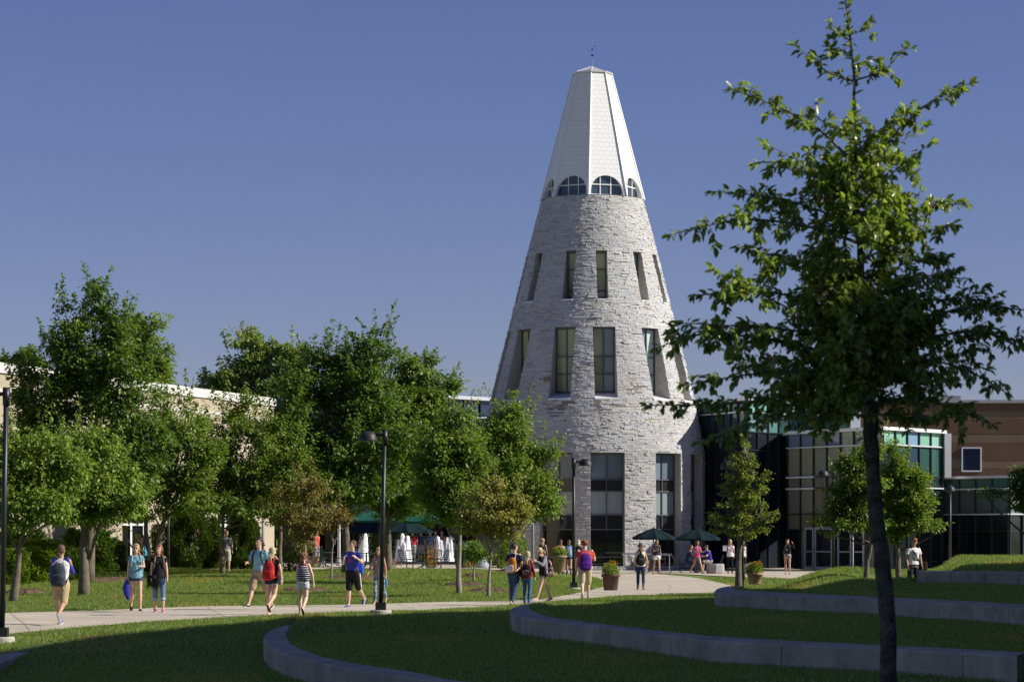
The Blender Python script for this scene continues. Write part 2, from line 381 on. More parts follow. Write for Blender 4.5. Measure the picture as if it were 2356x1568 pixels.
M_reveal = mat("ledgestone_reveal", (1, 1, 1), .9, spec=.25, uvbrick=(.55, .085, .006, (.56, .53, .48), (.46, .44, .41), (.2, .19, .18)), noise=(3, .12))
rr = random.Random(3)
mb = MB(); rowh = .086; nrow = int(20.93/rowh); back = MB()
def stonecol():
    k = rr.random(); g = rr.uniform(.50, .59)
    if k < .03: return (g*.80, g*.72, g*.60)
    if k < .16: return (g*.84, g*.85, g*.88)
    if k < .34: return (g*.99, g*.97, g*.91)
    return (g*.965, g*.975, g*.975)
# drips of dark weathering under the sills: a few real patches
STAIN = [(-20, 9.0, .9), (6, 9.05, .7), (-30, 10.6, .5), (22, 10.0, .45), (26, 9.2, .4), (40, 14.6, .4)]
for i in range(nrow):
    z0 = i*rowh; z1 = z0+rowh; zc = (z0+z1)/2; R = RR(zc)
    holes = []
    for (a0, b0, hw, gn) in LEV:
        if a0 <= zc <= b0: holes = [(c, math.degrees(math.asin(min(.95, hw/R)))) for c in WA]
    cuts = []
    if holes:
        holes.sort()
        for k, (c, h) in enumerate(holes):
            c2, h2 = holes[(k+1) % len(holes)]; c2 += 360 if k == len(holes)-1 else 0
            cuts.append((c+h, c2-h2))
    else: cuts = [(-180, 180)]
    for (lo, hi) in cuts:
        a = lo
        while a < hi-1e-6:
            L = (rr.uniform(.12, .5) if rr.random() < .85 else rr.uniform(.5, .9))
            if math.cos(math.radians(a)) < -.2: L *= 3
            da = math.degrees(L/R); b = a+da
            if hi-b < math.degrees(.15/R): b = hi
            off = rr.gauss(0, .009)+(rr.random() < .035)*rr.uniform(.02, .05)
            if rr.random() < .05: off -= .03
            ra, rb = RR(z0)+off, RR(z1)+off+rr.uniform(-.012, .012)
            tw = rr.uniform(-.018, .018)
            g = .004; steps = max(1, int((b-a)/6))
            c = stonecol()
            for (sa_, sz, sr) in STAIN:
                d = abs((a+b)/2-sa_)*R/57/sr*.9+abs(zc-sz)/(sr*.7)
                if d < 1.3 and rr.random() < .7-.4*d: c = (c[0]*.55, c[1]*.48, c[2]*.42)
            for s in range(steps):
                p, q = a+(b-a)*s/steps, a+(b-a)*(s+1)/steps
                t0, t1 = tw*(2*s/steps-1), tw*(2*(s+1)/steps-1)
                f0, f1 = tp(p, ra+t0, z0+g), tp(q, ra+t1, z0+g); f2, f3 = tp(q, rb+t1, z1-g), tp(p, rb+t0, z1-g)
                mb.face([f0, f1, f2, f3], c=c)
                i2, i3 = tp(q, rb-.12, z1-g), tp(p, rb-.12, z1-g); mb.face([f3, f2, i2, i3], c=c)
                i0, i1 = tp(p, ra-.12, z0+g), tp(q, ra-.12, z0+g); mb.face([f1, f0, i0, i1], c=c)
                if s == 0: mb.face([f0, f3, i3, i0], c=c)
                if s == steps-1: mb.face([f2, f1, i1, i2], c=c)
            a = b
        n = max(1, int((hi-lo)/8))
        for s in range(n):
            p, q = lo+(hi-lo)*s/n, lo+(hi-lo)*(s+1)/n
            back.face([tp(p, RR(z0)-.06, z0), tp(q, RR(z0)-.06, z0), tp(q, RR(z1)-.06, z1), tp(p, RR(z1)-.06, z1)], c=(.16, .15, .14))
o_ = len(mb.v); mb.v += back.v; mb.f += [tuple(o_+k for k in f) for f in back.f]; mb.uv += back.uv; mb.c += back.c
mb.build("stone_wall", M_stone, tower)

M_frame = mat("window_frame_grey", (.10, .11, .125), .45, metal=.3)
M_white = mat("white_metal", (.78, .79, .80), .45)
def glassmat(name, c, rough=.04, spec=.6, ior=1.6, noisy=True):
    def ex(m, N, L, b, cur, tc): b.inputs['IOR'].default_value = ior
    return mat(name, c, rough, spec=spec, attr="Col", extra=ex, bump=(.35, .12, .05) if noisy else None)
M_glass = glassmat("window_glass", (1, 1, 1), ior=1.5, noisy=False)
for lev, (z0, z1, hw, gn) in enumerate(LEV):
    for a in WA:
        if math.cos(math.radians(a)) < -.25: continue
        ar = math.radians(a); nrm = Vector((math.sin(ar), -math.cos(ar), 0)); tan = Vector((math.cos(ar), math.sin(ar), 0)); C0 = Vector((TX, TY, 0))
        def W(u, n_, z): return C0+tan*u+nrm*n_+Vector((0, 0, z))
        m = MB(); zz = np.linspace(z0, z1, 14)
        for sgn in (-1, 1):
            for k in range(13):
                za, zb = zz[k], zz[k+1]; na, nb = math.sqrt(RR(za)**2-hw*hw)-.02, math.sqrt(RR(zb)**2-hw*hw)-.02
                q = [W(sgn*hw, gn-.15, za), W(sgn*hw, na, za), W(sgn*hw, nb, zb), W(sgn*hw, gn-.15, zb)]
                uv = [(0, za), (na-gn+.15, za), (nb-gn+.15, zb), (0, zb)]
                if sgn > 0: m.face(q, uv)
                else: m.face(q[::-1], uv[::-1])
        nt_ = math.sqrt(RR(z1)**2-hw*hw)-.02
        m.face([W(-hw, gn-.15, z1), W(hw, gn-.15, z1), W(hw, nt_, z1), W(-hw, nt_, z1)], [(0, 0), (1, 0), (1, .3), (0, .3)])
        wn = m.build("window", M_reveal, tower)
        # frame
        fr = MB(); f = (tan, nrm, Vector((0, 0, 1)))
        if lev == 0: vs_ = [0]; hs_ = [5.0, 4.35, 3.05, 2.26, .75]; gb = z0+.1
        elif lev == 1: vs_ = [0]; hs_ = [11.8, 10.83]; gb = 9.8
        else: vs_ = []; hs_ = [16.7, 15.5]; gb = 15.1
        fwid = .05 if lev == 2 else .06
        for sgn in (-1, 1): fr.box(W(sgn*(hw-fwid/2-.01), gn, (gb+z1)/2), (fwid, .12, z1-gb-.02), frame=f)
        for z in [gb+.04, z1-.05]: fr.box(W(0, gn+.004, z), (2*hw-.03, .13, .08), frame=f)
        for v_ in vs_: fr.box(W(v_, gn+.002, (gb+z1)/2+(.0 if lev else .9)), (.05, .1, (z1-gb) if lev else (z1-gb-1.9)), frame=f)
        for z in hs_: fr.box(W(0, gn+.006, z), (2*hw-.1, .1, .055 if lev else .07), frame=f)
        fr.build("window_frame", M_frame, wn)
        # panes
        gm = MB(); zs = [gb]+sorted(hs_)+[z1]; cols_ = [(-hw+.05, 0), (0, hw-.05)] if vs_ else [(-hw+.04, hw-.04)]
        for k in range(len(zs)-1):
            for ci, (u0, u1) in enumerate(cols_):
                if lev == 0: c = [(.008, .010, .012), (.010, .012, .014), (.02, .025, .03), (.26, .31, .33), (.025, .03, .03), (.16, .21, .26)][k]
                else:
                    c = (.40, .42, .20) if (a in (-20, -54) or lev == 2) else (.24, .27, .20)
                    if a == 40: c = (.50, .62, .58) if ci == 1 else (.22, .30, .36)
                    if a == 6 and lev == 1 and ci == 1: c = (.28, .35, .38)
                gm.face([W(u0, gn-.02, zs[k]), W(u1, gn-.02, zs[k]), W(u1, gn-.02, zs[k+1]), W(u0, gn-.02, zs[k+1])], c=(lambda q: tuple(x*q for x in c))(rr.uniform(.85, 1.15)))
        gm.build("pane", M_glass, wn)
        if lev:
            s = MB(); nb = math.sqrt(RR(z0)**2-hw*hw)
            s.raw([W(-hw, gn-.05, gb), W(hw, gn-.05, gb), W(hw, nb+.03, z0+.06), W(-hw, nb+.03, z0+.06), W(-hw, gn-.05, z0-.02), W(hw, gn-.05, z0-.02), W(hw, nb+.03, z0-.02), W(-hw, nb+.03, z0-.02)],
                  [(0, 1, 2, 3), (3, 2, 6, 7), (1, 5, 6, 2), (0, 3, 7, 4), (4, 7, 6, 5)])
            s.face([W(-hw, gn-.1, z0+.005), W(hw, gn-.1, z0+.005), W(hw, nb, z0+.005), W(-hw, nb, z0+.005)])
            s.build("sill", M_white, wn)
# two pendant lamps glowing behind the ground-floor glass
# lantern: eight shingled faces with arches
ZB, ZTt, RBt, RTt = 20.93, 28.12, 2.93, 1.07
VA = [-6+45*k for k in range(8)]
M_shing = mat("white_shingle", (1, 1, 1), .5, spec=.4, uvbrick=(.34, .26, .012, (.88, .88, .86), (.85, .855, .84), (.68, .69, .69)))
M_wsm = mat("white_trim", (.82, .83, .82), .45)
top = MB(); inner = MB()
for k in range(8):
    a0, a1 = VA[k], VA[k]+45; b0, b1 = tp(a0, RBt, ZB), tp(a1, RBt, ZB); t0, t1 = tp(a0, RTt, ZTt), tp(a1, RTt, ZTt)
    mid_b, mid_t = (b0+b1)/2, (t0+t1)/2; U = (b1-b0).normalized(); Vv = (mid_t-mid_b); H = Vv.length; Vv = Vv/H; nrm = U.cross(Vv).normalized()
    hb, ht = (b1-b0).length/2, (t1-t0).length/2
    am = math.radians(a0+22.5); out = Vector((math.sin(am), -math.cos(am), 0))
    if nrm.dot(out) < 0: nrm = -nrm
    def Fp(u, v, d=0): return mid_b+U*u+Vv*v+nrm*d
    aw, ah = hb*.86, 1.16
    arch = [(-aw*math.cos(t), ah*math.sin(t)**.85 if math.sin(t) > 0 else 0) for t in np.linspace(0, math.pi, 21)]
    left = arch[:11]; right = arch[10:]
    for A_, B_ in zip(left[:-1], left[1:]):   # left of the arch
        ea, eb = -(hb+(ht-hb)*A_[1]/H), -(hb+(ht-hb)*B_[1]/H)
        top.face([Fp(ea, A_[1]), Fp(*A_), Fp(*B_), Fp(eb, B_[1])], [(ea, A_[1]), A_, B_, (eb, B_[1])])
        ea, eb = -ea, -eb; A2, B2 = (-A_[0], A_[1]), (-B_[0], B_[1])
        top.face([Fp(*A2), Fp(ea, A_[1]), Fp(eb, B_[1]), Fp(*B2)], [A2, (ea, A_[1]), (eb, B_[1]), B2])
    ea = hb+(ht-hb)*ah/H
    top.face([Fp(-ea, ah), Fp(ea, ah), Fp(ht, H), Fp(-ht, H)], [(-ea, ah), (ea, ah), (ht, H), (-ht, H)])
    for A_, B_ in zip(arch[:-1], arch[1:]):   # thickness of the arch, running horizontally inwards
        inner.face([Fp(*A_), Fp(*B_), Fp(*B_)-out*.42, Fp(*A_)-out*.42])
    # glass and muntins
    ap = RBt*math.cos(math.radians(22.5))-.40
    C0 = Vector((TX, TY, 0)); tan = Vector((math.cos(am), math.sin(am), 0))
    g = MB(); gw = aw+.05
    g.face([C0+out*ap+tan*(-gw)+Vector((0, 0, ZB)), C0+out*ap+tan*gw+Vector((0, 0, ZB)), C0+out*ap+tan*gw+Vector((0, 0, ZB+1.3)), C0+out*ap-tan*gw+Vector((0, 0, ZB+1.3))], c=(.05, .075, .10))
    if math.cos(am) > -.4:
        wn = inner_w = MB(); f3 = (tan, out, Vector((0, 0, 1)))
        for u in (-.31, .31): wn.box(C0+out*(ap+.03)+tan*u+Vector((0, 0, ZB+.6)), (.055, .05, 1.2), frame=f3)
        for z in (.62,): wn.box(C0+out*(ap+.034)+Vector((0, 0, ZB+z)), (2*gw-.02, .05, .06), frame=f3)
        wn.box(C0+out*(ap+.038)+Vector((0, 0, ZB+.04)), (2*gw-.04, .06, .08), frame=f3)
        wo = wn.build("arched_window", M_wsm, tower); g.build("pane", M_glass, wo)
top.build("shingled_spire", M_shing, tower)
inner.build("arch_reveal", M_wsm, tower)
rb = MB()
for k in range(8): rb.tube([tp(VA[k], RBt+.02, ZB-.02), tp(VA[k], RTt+.02, ZTt)], [.065, .04], 6)
ring = [tp(VA[k], RBt+.03, ZB-.0) for k in range(8)]
rb.build("corner_rib", M_wsm, tower)
cp = MB()
apx = Vector((TX, TY, ZTt+.42))
for k in range(8):
    p, q = tp(VA[k], RTt+.1, ZTt), tp(VA[k]+45, RTt+.1, ZTt); cp.face([p, q, apx]); p2, q2 = p-Vector((0, 0, .06)), q-Vector((0, 0, .06)); cp.face([p2, q2, q, p]); cp.face([q2, p2, tp(VA[k], .1, ZTt-.06)])
    cp.tube([p+Vector((0, 0, .01)), apx], .02, 5)
cp.build("cap", mat("cap_metal", (.70, .70, .69), .4, metal=.4), tower)
cl = MB(); n = 64
for k in range(n):
    a, b = 360*k/n, 360*(k+1)/n
    cl.face([tp(a, 2.1, ZB+.0), tp(a, RR(ZB)+.02, ZB+.0), tp(b, RR(ZB)+.02, ZB+.0), tp(b, 2.1, ZB+.0)][::-1])
cl.build("ledge", M_white, tower)
vane = MB(); vane.tube([apx-Vector((0, 0, .1)), apx+Vector((0, 0, 1.5))], [.022, .008], 6)
vane.tube([apx+Vector((-.2, 0, .92)), apx+Vector((.25, 0, .92))], .008, 5); vane.tube([apx+Vector((0, -.2, .82)), apx+Vector((0, .2, .82))], .008, 5)
vane.tube([apx+Vector((-.16, .1, .82)), apx+Vector((.16, -.1, .82))], .007, 5)
vane.face([apx+Vector((.05, .002, 1.08)), apx+Vector((.28, .002, 1.13)), apx+Vector((.05, .002, 1.17))])
vo = vane.build("weather_vane", mat("vane_metal", (.35, .36, .4), .35, metal=.8), tower)
for z, r in ((.62, .075), (.96, .055)):
    bl = MB(); bl.lathe(apx+Vector((0, 0, z)), [(.005, -r), (r*.7, -r*.7), (r, 0), (r*.7, r*.7), (.005, r)], 10); bl.build("blue_ball", cmat((.03, .02, .35), .3), vo, True)

# ------------------------------------------------------------------ curtain walls and brick halls
M_cw = glassmat("curtain_glass", (1, 1, 1), rough=.03, ior=1.5, noisy=True)
M_mull = mat("dark_mullion", (.035, .04, .05), .4, metal=.3)
M_lightm = mat("silver_mullion", (.62, .64, .68), .4, metal=.2)
def curtain(parent, A, B, zs, colw, palette, silver=(), seed=1, z0=0.0, openings=()):
    """glass wall along A->B (outward normal to the camera side); zs = rising row heights; palette(row, bay, rnd) -> colour"""
    r2 = random.Random(seed); A = Vector((*A, 0)); B = Vector((*B, 0)); L = (B-A).length; T = (B-A)/L; Nn = Vector((T.y, -T.x, 0))
    n = max(1, round(L/colw)); f = (T, Nn, Vector((0, 0, 1)))
    for k in range(n):
        if k in openings: continue
        u0, u1 = L*k/n, L*(k+1)/n; p, q = A+T*u0, A+T*u1
        fr = MB(); fr.box(p+Nn*.05+Vector((0, 0, (zs[0]+zs[-1])/2)), (.06, .12, zs[-1]-zs[0]), frame=f)
        if k == n-1: fr.box(q+Nn*.05+Vector((0, 0, (zs[0]+zs[-1])/2)), (.06, .12, zs[-1]-zs[0]), frame=f)
        for i, z in enumerate(zs[1:-1]):
            if i+1 not in silver: fr.box((p+q)/2+Nn*.04+Vector((0, 0, z)), (u1-u0-.07, .09, .06), frame=f)
        bay = fr.build("window", M_mull, parent)
        g = MB()
        for i in range(len(zs)-1):
            tl = Nn*r2.uniform(-.006, .006); tl2 = Nn*r2.uniform(-.006, .006)
            g.face([p+Vector((0, 0, zs[i]))+tl, q+Vector((0, 0, zs[i]))+tl2, q+Vector((0, 0, zs[i+1]))-tl, p+Vector((0, 0, zs[i+1]))-tl2], c=palette(i, k, r2))
        g.build("pane", M_cw, bay)
    s = MB()
    for i in silver: s.box((A+B)/2+Nn*.06+Vector((0, 0, zs[i])), (L+.1, .16, .075), frame=f)
    if silver: s.build("horizontal_rail", M_lightm, parent)
def roofslab(parent, poly, z, th=.22, m=None, over=0, name="roof"):
    b = MB(); b.prism(poly, z, z+th); return b.build(name, m or M_lightm, parent)

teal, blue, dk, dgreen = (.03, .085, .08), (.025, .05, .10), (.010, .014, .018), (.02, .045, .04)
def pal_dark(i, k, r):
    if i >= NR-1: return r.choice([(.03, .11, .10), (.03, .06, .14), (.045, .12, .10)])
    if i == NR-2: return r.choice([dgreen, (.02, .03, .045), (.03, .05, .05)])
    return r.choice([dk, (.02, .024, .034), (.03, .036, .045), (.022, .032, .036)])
def at(px, Y): return (px2(px, Y), Y)
# left glass wing (behind the trees, left of the tower)
NR = 6
glassL = empty("glass_building", (*at(900, 166), 0), "dark glass wing with blue and green top panels, left of the stone tower", "building")
zsL = [0.1, 3.0, 4.1, 6.2, 8.95, 9.95]
A_, B_ = at(760, 168), at(1180, 164)
curtain(glassL, at(985, 163), at(1180, 168.5), [4.1, 6.2, 8.95, 9.95], 1.55, (lambda i, k, r: [(.014, .018, .03), (.035, .045, .06), r.choice([(.02, .07, .06), (.02, .04, .10)])][i]), (2,), 4)
curtain(glassL, at(640, 166), at(985, 163), [4.1, 6.2, 8.95, 9.95], 1.6, (lambda i, k, r: [(.014, .018, .03), (.035, .045, .06), r.choice([(.02, .07, .06), (.02, .04, .10)])][i]), (2,), 5)
curtain(glassL, at(640, 168), at(1180, 168), [0.1, 1.0, 4.05], 2.2, (lambda i, k, r: r.choice([dk, (.006, .008, .009), (.012, .02, .02)])), (), 6)
roofslab(glassL, [at(635, 165.6), at(985, 162.4), at(1185, 168.2), (px2(1185, 168), 185), (px2(640, 168), 185)], 9.97, .2)
b = MB(); b.prism([at(640, 160.5), at(1100, 160.5), at(1120, 166), at(640, 166)], 3.25, 3.75); b.build("canopy", mat("canopy_fascia", (.42, .40, .44), .6), glassL)
for px in (700, 900, 1005, 1075):
    b = MB(); b.box((*at(px, 162), 1.62), (.7, .7, 3.25)); b.build("column", cmat((.10, .045, .035), .7), glassL)
# glass wing right of the tower (B1)
glassR = empty("glass_building", (*at(1760, 160), 0), "tall dark teal glass wing between the stone tower and the banded brick hall", "building")
zs1 = [0.1, 4.13, 4.73, 6.65, 7.65, 8.75, 9.36]; NR = 6
P0, P1, P2_, P3_ = (px2(1600, 159), 159), at(1716, 153.5), at(1838, 158.5), at(1955, 156)
pal_B = lambda i, k, r: r.choice([(.04, .13, .12), (.03, .08, .17), (.06, .17, .14)]) if i == 5 else (r.choice([(.03, .075, .065), (.035, .06, .08), (.05, .10, .085)]) if i == 4 else (r.choice([(.02, .03, .035), (.03, .045, .05)]) if i == 3 else pal_dark(0, k, r)))  # upper rows of every face lightened so colour stands in for glass reflections
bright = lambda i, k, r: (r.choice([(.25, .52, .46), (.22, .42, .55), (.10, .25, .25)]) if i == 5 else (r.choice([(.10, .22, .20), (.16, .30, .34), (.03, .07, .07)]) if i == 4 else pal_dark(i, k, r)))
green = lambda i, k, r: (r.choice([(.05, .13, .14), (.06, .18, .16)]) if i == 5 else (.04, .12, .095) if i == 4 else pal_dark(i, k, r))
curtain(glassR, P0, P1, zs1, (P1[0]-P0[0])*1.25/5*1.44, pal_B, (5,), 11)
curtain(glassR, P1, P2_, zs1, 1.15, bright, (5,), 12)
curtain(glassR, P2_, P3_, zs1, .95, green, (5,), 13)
roofslab(glassR, [P0, (P1[0], P1[1]-.3), P2_, (P3_[0]+.3, P3_[1]-.3), (P3_[0], 185), (P0[0], 185)], 9.38, .13)
b = MB(); b.box((px2(1958, 156)+.25, 156.2, 7.9), (.55, .5, 3.1)); b.build("corner_panel", M_lightm, glassR)
# entrance box (B2)
entry = empty("entrance_pavilion", (*at(2000, 150), 0), "two-storey glass entrance pavilion with white parapet and double doors, right of the slender tree", "building")
E0, E1, E2 = at(1814, 154.6), at(2030, 147.5), at(2166, 152.8)
zs2 = [0.1, 2.25, 3.1, 4.5, 5.13, 6.76, 7.5]
tan_refl = lambda i, k, r: {0: (.012, .016, .018), 1: (.22, .21, .13), 2: (.24, .22, .16), 3: (.22, .21, .16), 4: (.30, .30, .20), 5: (.18, .22, .31)}[i] if r.random() < .8 else (.24, .27, .19)  # tan pane tones paint in a reflection of sunlit stone
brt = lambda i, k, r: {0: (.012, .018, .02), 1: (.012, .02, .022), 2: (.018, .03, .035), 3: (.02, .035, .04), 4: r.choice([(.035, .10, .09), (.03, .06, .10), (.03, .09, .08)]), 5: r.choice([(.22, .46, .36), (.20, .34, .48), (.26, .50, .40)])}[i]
curtain(entry, E0, E1, zs2, 1.24, tan_refl, (5,), 21, openings=())
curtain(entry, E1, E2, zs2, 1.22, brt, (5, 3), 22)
roofslab(entry, [(E0[0]-.15, E0[1]-.1), (E1[0], E1[1]-.35), (E2[0]+.3, E2[1]-.1), (E2[0]+.3, 170), (E0[0]-.15, 170)], 7.52, .18, M_white)
b = MB(); b.box((E2[0]+.32, E2[1]-.05, 6.3), (.36, .5, 2.42)); b.build("corner_panel", M_white, entry)
# silver stubs on the two left bays
T = (Vector(E1)-Vector(E0)).normalized(); Nn = Vector((T.y, -T.x))
f = (Vector((*T, 0)), Vector((*Nn, 0)), Vector((0, 0, 1)))
for z in (4.5, 5.13):
    s = MB(); s.box(Vector((*(Vector(E0)+T*1.22+Nn*.09), z)), (2.5, .16, .09), frame=f); s.build("horizontal_rail", M_white, entry)
# doors on the left face
M_door = mat("door_aluminium", (.50, .50, .53), .4, metal=.3)
Lf = (Vector(E1)-Vector(E0)).length
def on_face(px):    # parameter along E0-E1 for a picture column
    for t in np.linspace(0, 1, 600):
        p = Vector(E0)+(Vector(E1)-Vector(E0))*t
        if CX+p.x/p.y*F >= px: return t*Lf
    return Lf
for j, (pa, pb) in enumerate([(1856, 1877), (1879, 1920), (1932, 1964), (1966, 1993)]):
    ua, ub = on_face(pa), on_face(pb); c = Vector(E0)+T*(ua+ub)/2+Nn*.14; dw = ub-ua
    d = MB(); C3 = Vector((*c, 0)); Tx = Vector((*T, 0))
    for sgn in (-1, 1): d.box(C3+Tx*sgn*(dw/2-.06)+Vector((0, 0, 1.22)), (.11, .07, 2.3), frame=f)
    for z in (.16, 1.05, 2.32): d.box(C3+Vector((0, 0, z)), (dw-.24, .06, .14 if z != 1.05 else .07), frame=f)
    dd = d.build("door", M_door, entry)
    g = MB(); v = Vector((*Nn, 0))*(-.01)
    g.face([C3+v-Tx*(dw/2-.1)+Vector((0, 0, .2)), C3+v+Tx*(dw/2-.1)+Vector((0, 0, .2)), C3+v+Tx*(dw/2-.1)+Vector((0, 0, 2.3)), C3+v-Tx*(dw/2-.1)+Vector((0, 0, 2.3))], c=(.02, .022, .02))
    g.build("pane", M_glass, dd)
    h = MB(); s_ = 1 if j % 2 == 0 else -1; hx = C3+Tx*s_*(dw/2-.12)+Vector((*Nn, 0))*.09
    h.tube([hx+Vector((0, 0, .9)), hx+Vector((*Nn, 0))*.06+Vector((0, 0, .92)), hx+Vector((*Nn, 0))*.06+Vector((0, 0, 1.25)), hx+Vector((0, 0, 1.27))], .015, 6); h.build("handle", M_mull, dd)
# low glass wing (B3)
lowg = empty("glass_wing", (*at(2280, 148), 0), "single-storey dark glass wing below the brick hall at the right edge", "building")
G0, G1, G2 = at(2172, 154), at(2322, 150), at(2520, 155)
zs3 = [0.1, .5, 2.16, 3.08, 4.46, 5.02]
pb_ = lambda i, k, r: {0: (.02, .03, .04), 1: (.008, .012, .012), 2: (.012, .018, .018), 3: (.09, .115, .105), 4: r.choice([(.05, .14, .12), (.04, .08, .16), (.08, .14, .11)])}[i]  # upper-row pane tones raised to paint in reflections
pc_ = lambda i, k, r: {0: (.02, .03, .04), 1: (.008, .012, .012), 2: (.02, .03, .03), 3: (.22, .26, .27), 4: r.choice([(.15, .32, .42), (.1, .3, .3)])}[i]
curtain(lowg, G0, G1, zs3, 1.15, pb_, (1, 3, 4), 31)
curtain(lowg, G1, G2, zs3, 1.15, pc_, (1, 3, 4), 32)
roofslab(lowg, [(G0[0], G0[1]-.2), (G1[0], G1[1]-.35), (G2[0], G2[1]-.2), (G2[0], 170), (G0[0], 170)], 5.04, .13)
# banded brick hall (B4)
brick = empty("brick_hall", (*at(2150, 165), 0), "banded brown and tan brick hall with one square window, right of the glass wing", "building")
X0, X1, YB, ZH = px2(1957, 163), 60.0, 163.0, 9.75
bands = [(0, 4.7, 1), (4.7, 5.05, 0), (5.05, 5.85, 1), (5.85, 6.35, 0), (6.35, 7.35, 1), (7.35, 7.9, 0), (7.9, 8.75, 1), (8.75, 9.2, 0), (9.2, 9.66, 1)]
M_bb = mat("brown_brick", (1, 1, 1), .85, spec=.25, uvbrick=(.075, .22, .006, (.125, .072, .045), (.11, .062, .04), (.08, .052, .038)), noise=[(.6, .12)])
M_tb = mat("tan_brick", (1, 1, 1), .85, spec=.25, uvbrick=(.30, .09, .008, (.175, .125, .08), (.155, .11, .07), (.115, .085, .06)), noise=[(.6, .1)])
wx0, wx1, wz0, wz1 = px2(2212, YB), px2(2258, YB), 5.65, 7.08
for tone, nm in ((1, "brown_brick_wall"), (0, "tan_brick_wall")):
    m = MB()
    for (a, b2, k) in bands:
        if k != tone: continue
        y = YB+(0 if k else .02)
        def seg(xa, xb, za, zb):
            if xb > xa and zb > za: m.face([(xa, y, za), (xb, y, za), (xb, y, zb), (xa, y, zb)], [(xa, za), (xb, za), (xb, zb), (xa, zb)])
        if b2 <= wz0 or a >= wz1: seg(X0, X1, a, b2)
        else:
            seg(X0, wx0, a, b2); seg(wx1, X1, a, b2); seg(wx0, wx1, a, max(a, wz0) if a < wz0 else a); seg(wx0, wx1, min(b2, wz1) if b2 > wz1 else b2, b2)
    for (xa) in (X0,): 
        for (a, b2, k) in bands:
            if k == tone: m.face([(xa, YB+20, a), (xa, YB, a), (xa, YB, b2), (xa, YB+20, b2)], [(0, a), (20, a), (20, b2), (0, b2)])
    m.build(nm, M_bb if tone else M_tb, brick)
b = MB(); b.box(((X0+X1)/2, YB+10, 9.76), (X1-X0+.2, 20.3, .18)); b.build("coping", mat("coping_grey", (.30, .30, .31), .6), brick)
b = MB(); cxw, czw = (wx0+wx1)/2, (wz0+wz1)/2
for sgn in (-1, 1):
    b.box((cxw+sgn*(wx1-wx0-.07)/2, YB-.02, czw), (.08, .14, wz1-wz0)); b.box((cxw, YB-.022, czw+sgn*(wz1-wz0-.07)/2), (wx1-wx0-.16, .14, .08))
wn = b.build("window", M_lightm, brick)
m = MB(); m.face([(wx0, YB+.03, wz0), (wx1, YB+.03, wz0), (wx1, YB+.03, wz1), (wx0, YB+.03, wz1)], c=(.02, .03, .055)); m.build("louvre_pane", M_glass, wn)
for px, ww, hh in ((2166, .7, .55), (2188, 1.1, .45), (2150, .3, .3)):
    b = MB(); x = px2(px, 170); b.box((x, 170, 9.95+hh/2), (ww, .8, hh)); b.tube([(x-ww*.2, 169.9, 9.95+hh), (x-ww*.2, 169.9, 10.1+hh)], .05, 8)
    for k in range(5): b.box((x, 169.59, 10.0+hh*(k+.5)/5), (ww*.85, .03, hh/9))
    tag(b.build("rooftop_unit", cmat((.38, .38, .39), .5)), {2166: "grey louvred rooftop unit, the middle one above the brick hall", 2188: "widest grey rooftop unit, rightmost above the brick hall", 2150: "smallest grey rooftop box above the brick hall"}[px], "rooftop unit", "units on the brick hall roof")
# left sunlit brick building
left = empty("brick_building", (*at(300, 130), 0), "long pale tan brick building with white coping, receding behind the trees on the left", "building")
La, Lb = Vector((-24.4, 102)), Vector((-12.35, 144.5))
TT = (Lb-La).normalized(); LN = Vector((TT.y, -TT.x)); LL = (Lb-La).length
M_lb = mat("pale_tan_brick", (1, 1, 1), .85, spec=.2, uvbrick=(.40, .10, .006, (.46, .40, .30), (.43, .37, .275), (.39, .34, .26)), noise=[(.5, .06)])
M_lc = mat("cream_band_block", (1, 1, 1), .8, uvbrick=(.20, .4, .004, (.62, .59, .54), (.60, .57, .52), (.5, .48, .44)))
M_cope = mat("cast_stone_coping", (1, 1, 1), .75, uvbrick=(.62, 2, .010, (.66, .65, .62), (.62, .61, .59), (.33, .32, .30)), noise=(6, .05))
def lw(u, z, d=0): p = La+TT*u+LN*d; return Vector((p.x, p.y, z))
def wallseg(m, u0, u1, z0, z1, d=0): m.face([lw(u0, z0, d), lw(u1, z0, d), lw(u1, z1, d), lw(u0, z1, d)], [(u0, z0), (u1, z0), (u1, z1), (u0, z1)])
m = MB(); HL = 9.05
def u_at(px):
    for u in np.linspace(0, LL, 900):
        p = La+TT*u
        if CX+p.x/p.y*F >= px: return u
    return LL
ua, ub_, uc, ud = u_at(281), u_at(340), u_at(500), u_at(578)
wallseg(m, 0, LL, 3.3, 7.85); wallseg(m, 0, LL, 8.0, 8.62); wallseg(m, 0, ua, 0, 3.3); wallseg(m, ub_, uc, 0, 3.3); wallseg(m, ud, LL, 0, 3.3)
e0, e1 = lw(LL, 0), lw(LL, 0)+Vector((-14, 5, 0))
for za, zb in ((0, 7.85), (8.0, 8.62)): m.face([e0+Vector((0, 0, za)), e1+Vector((0, 0, za)), e1+Vector((0, 0, zb)), e0+Vector((0, 0, zb))], [(0, za), (15, za), (15, zb), (0, zb)])
m.build("brick_wall", M_lb, left)
m = MB(); wallseg(m, -.02, LL+.02, 7.85, 8.0, .02); m.build("cream_band", M_lc, left)
m = MB(); wallseg(m, -.05, LL+.05, 8.62, HL, .09)
m.face([lw(-.05, HL, .09), lw(LL+.05, HL, .09), lw(LL+.05, HL, -.5), lw(-.05, HL, -.5)], [(0, .1), (LL, .1), (LL, .4), (0, .4)])
m.face([lw(LL+.05, 8.62, .09), e1+Vector((0, 0, 8.62)), e1+Vector((0, 0, HL)), lw(LL+.05, HL, .09)], [(0, .1), (15, .1), (15, .4), (0, .4)])
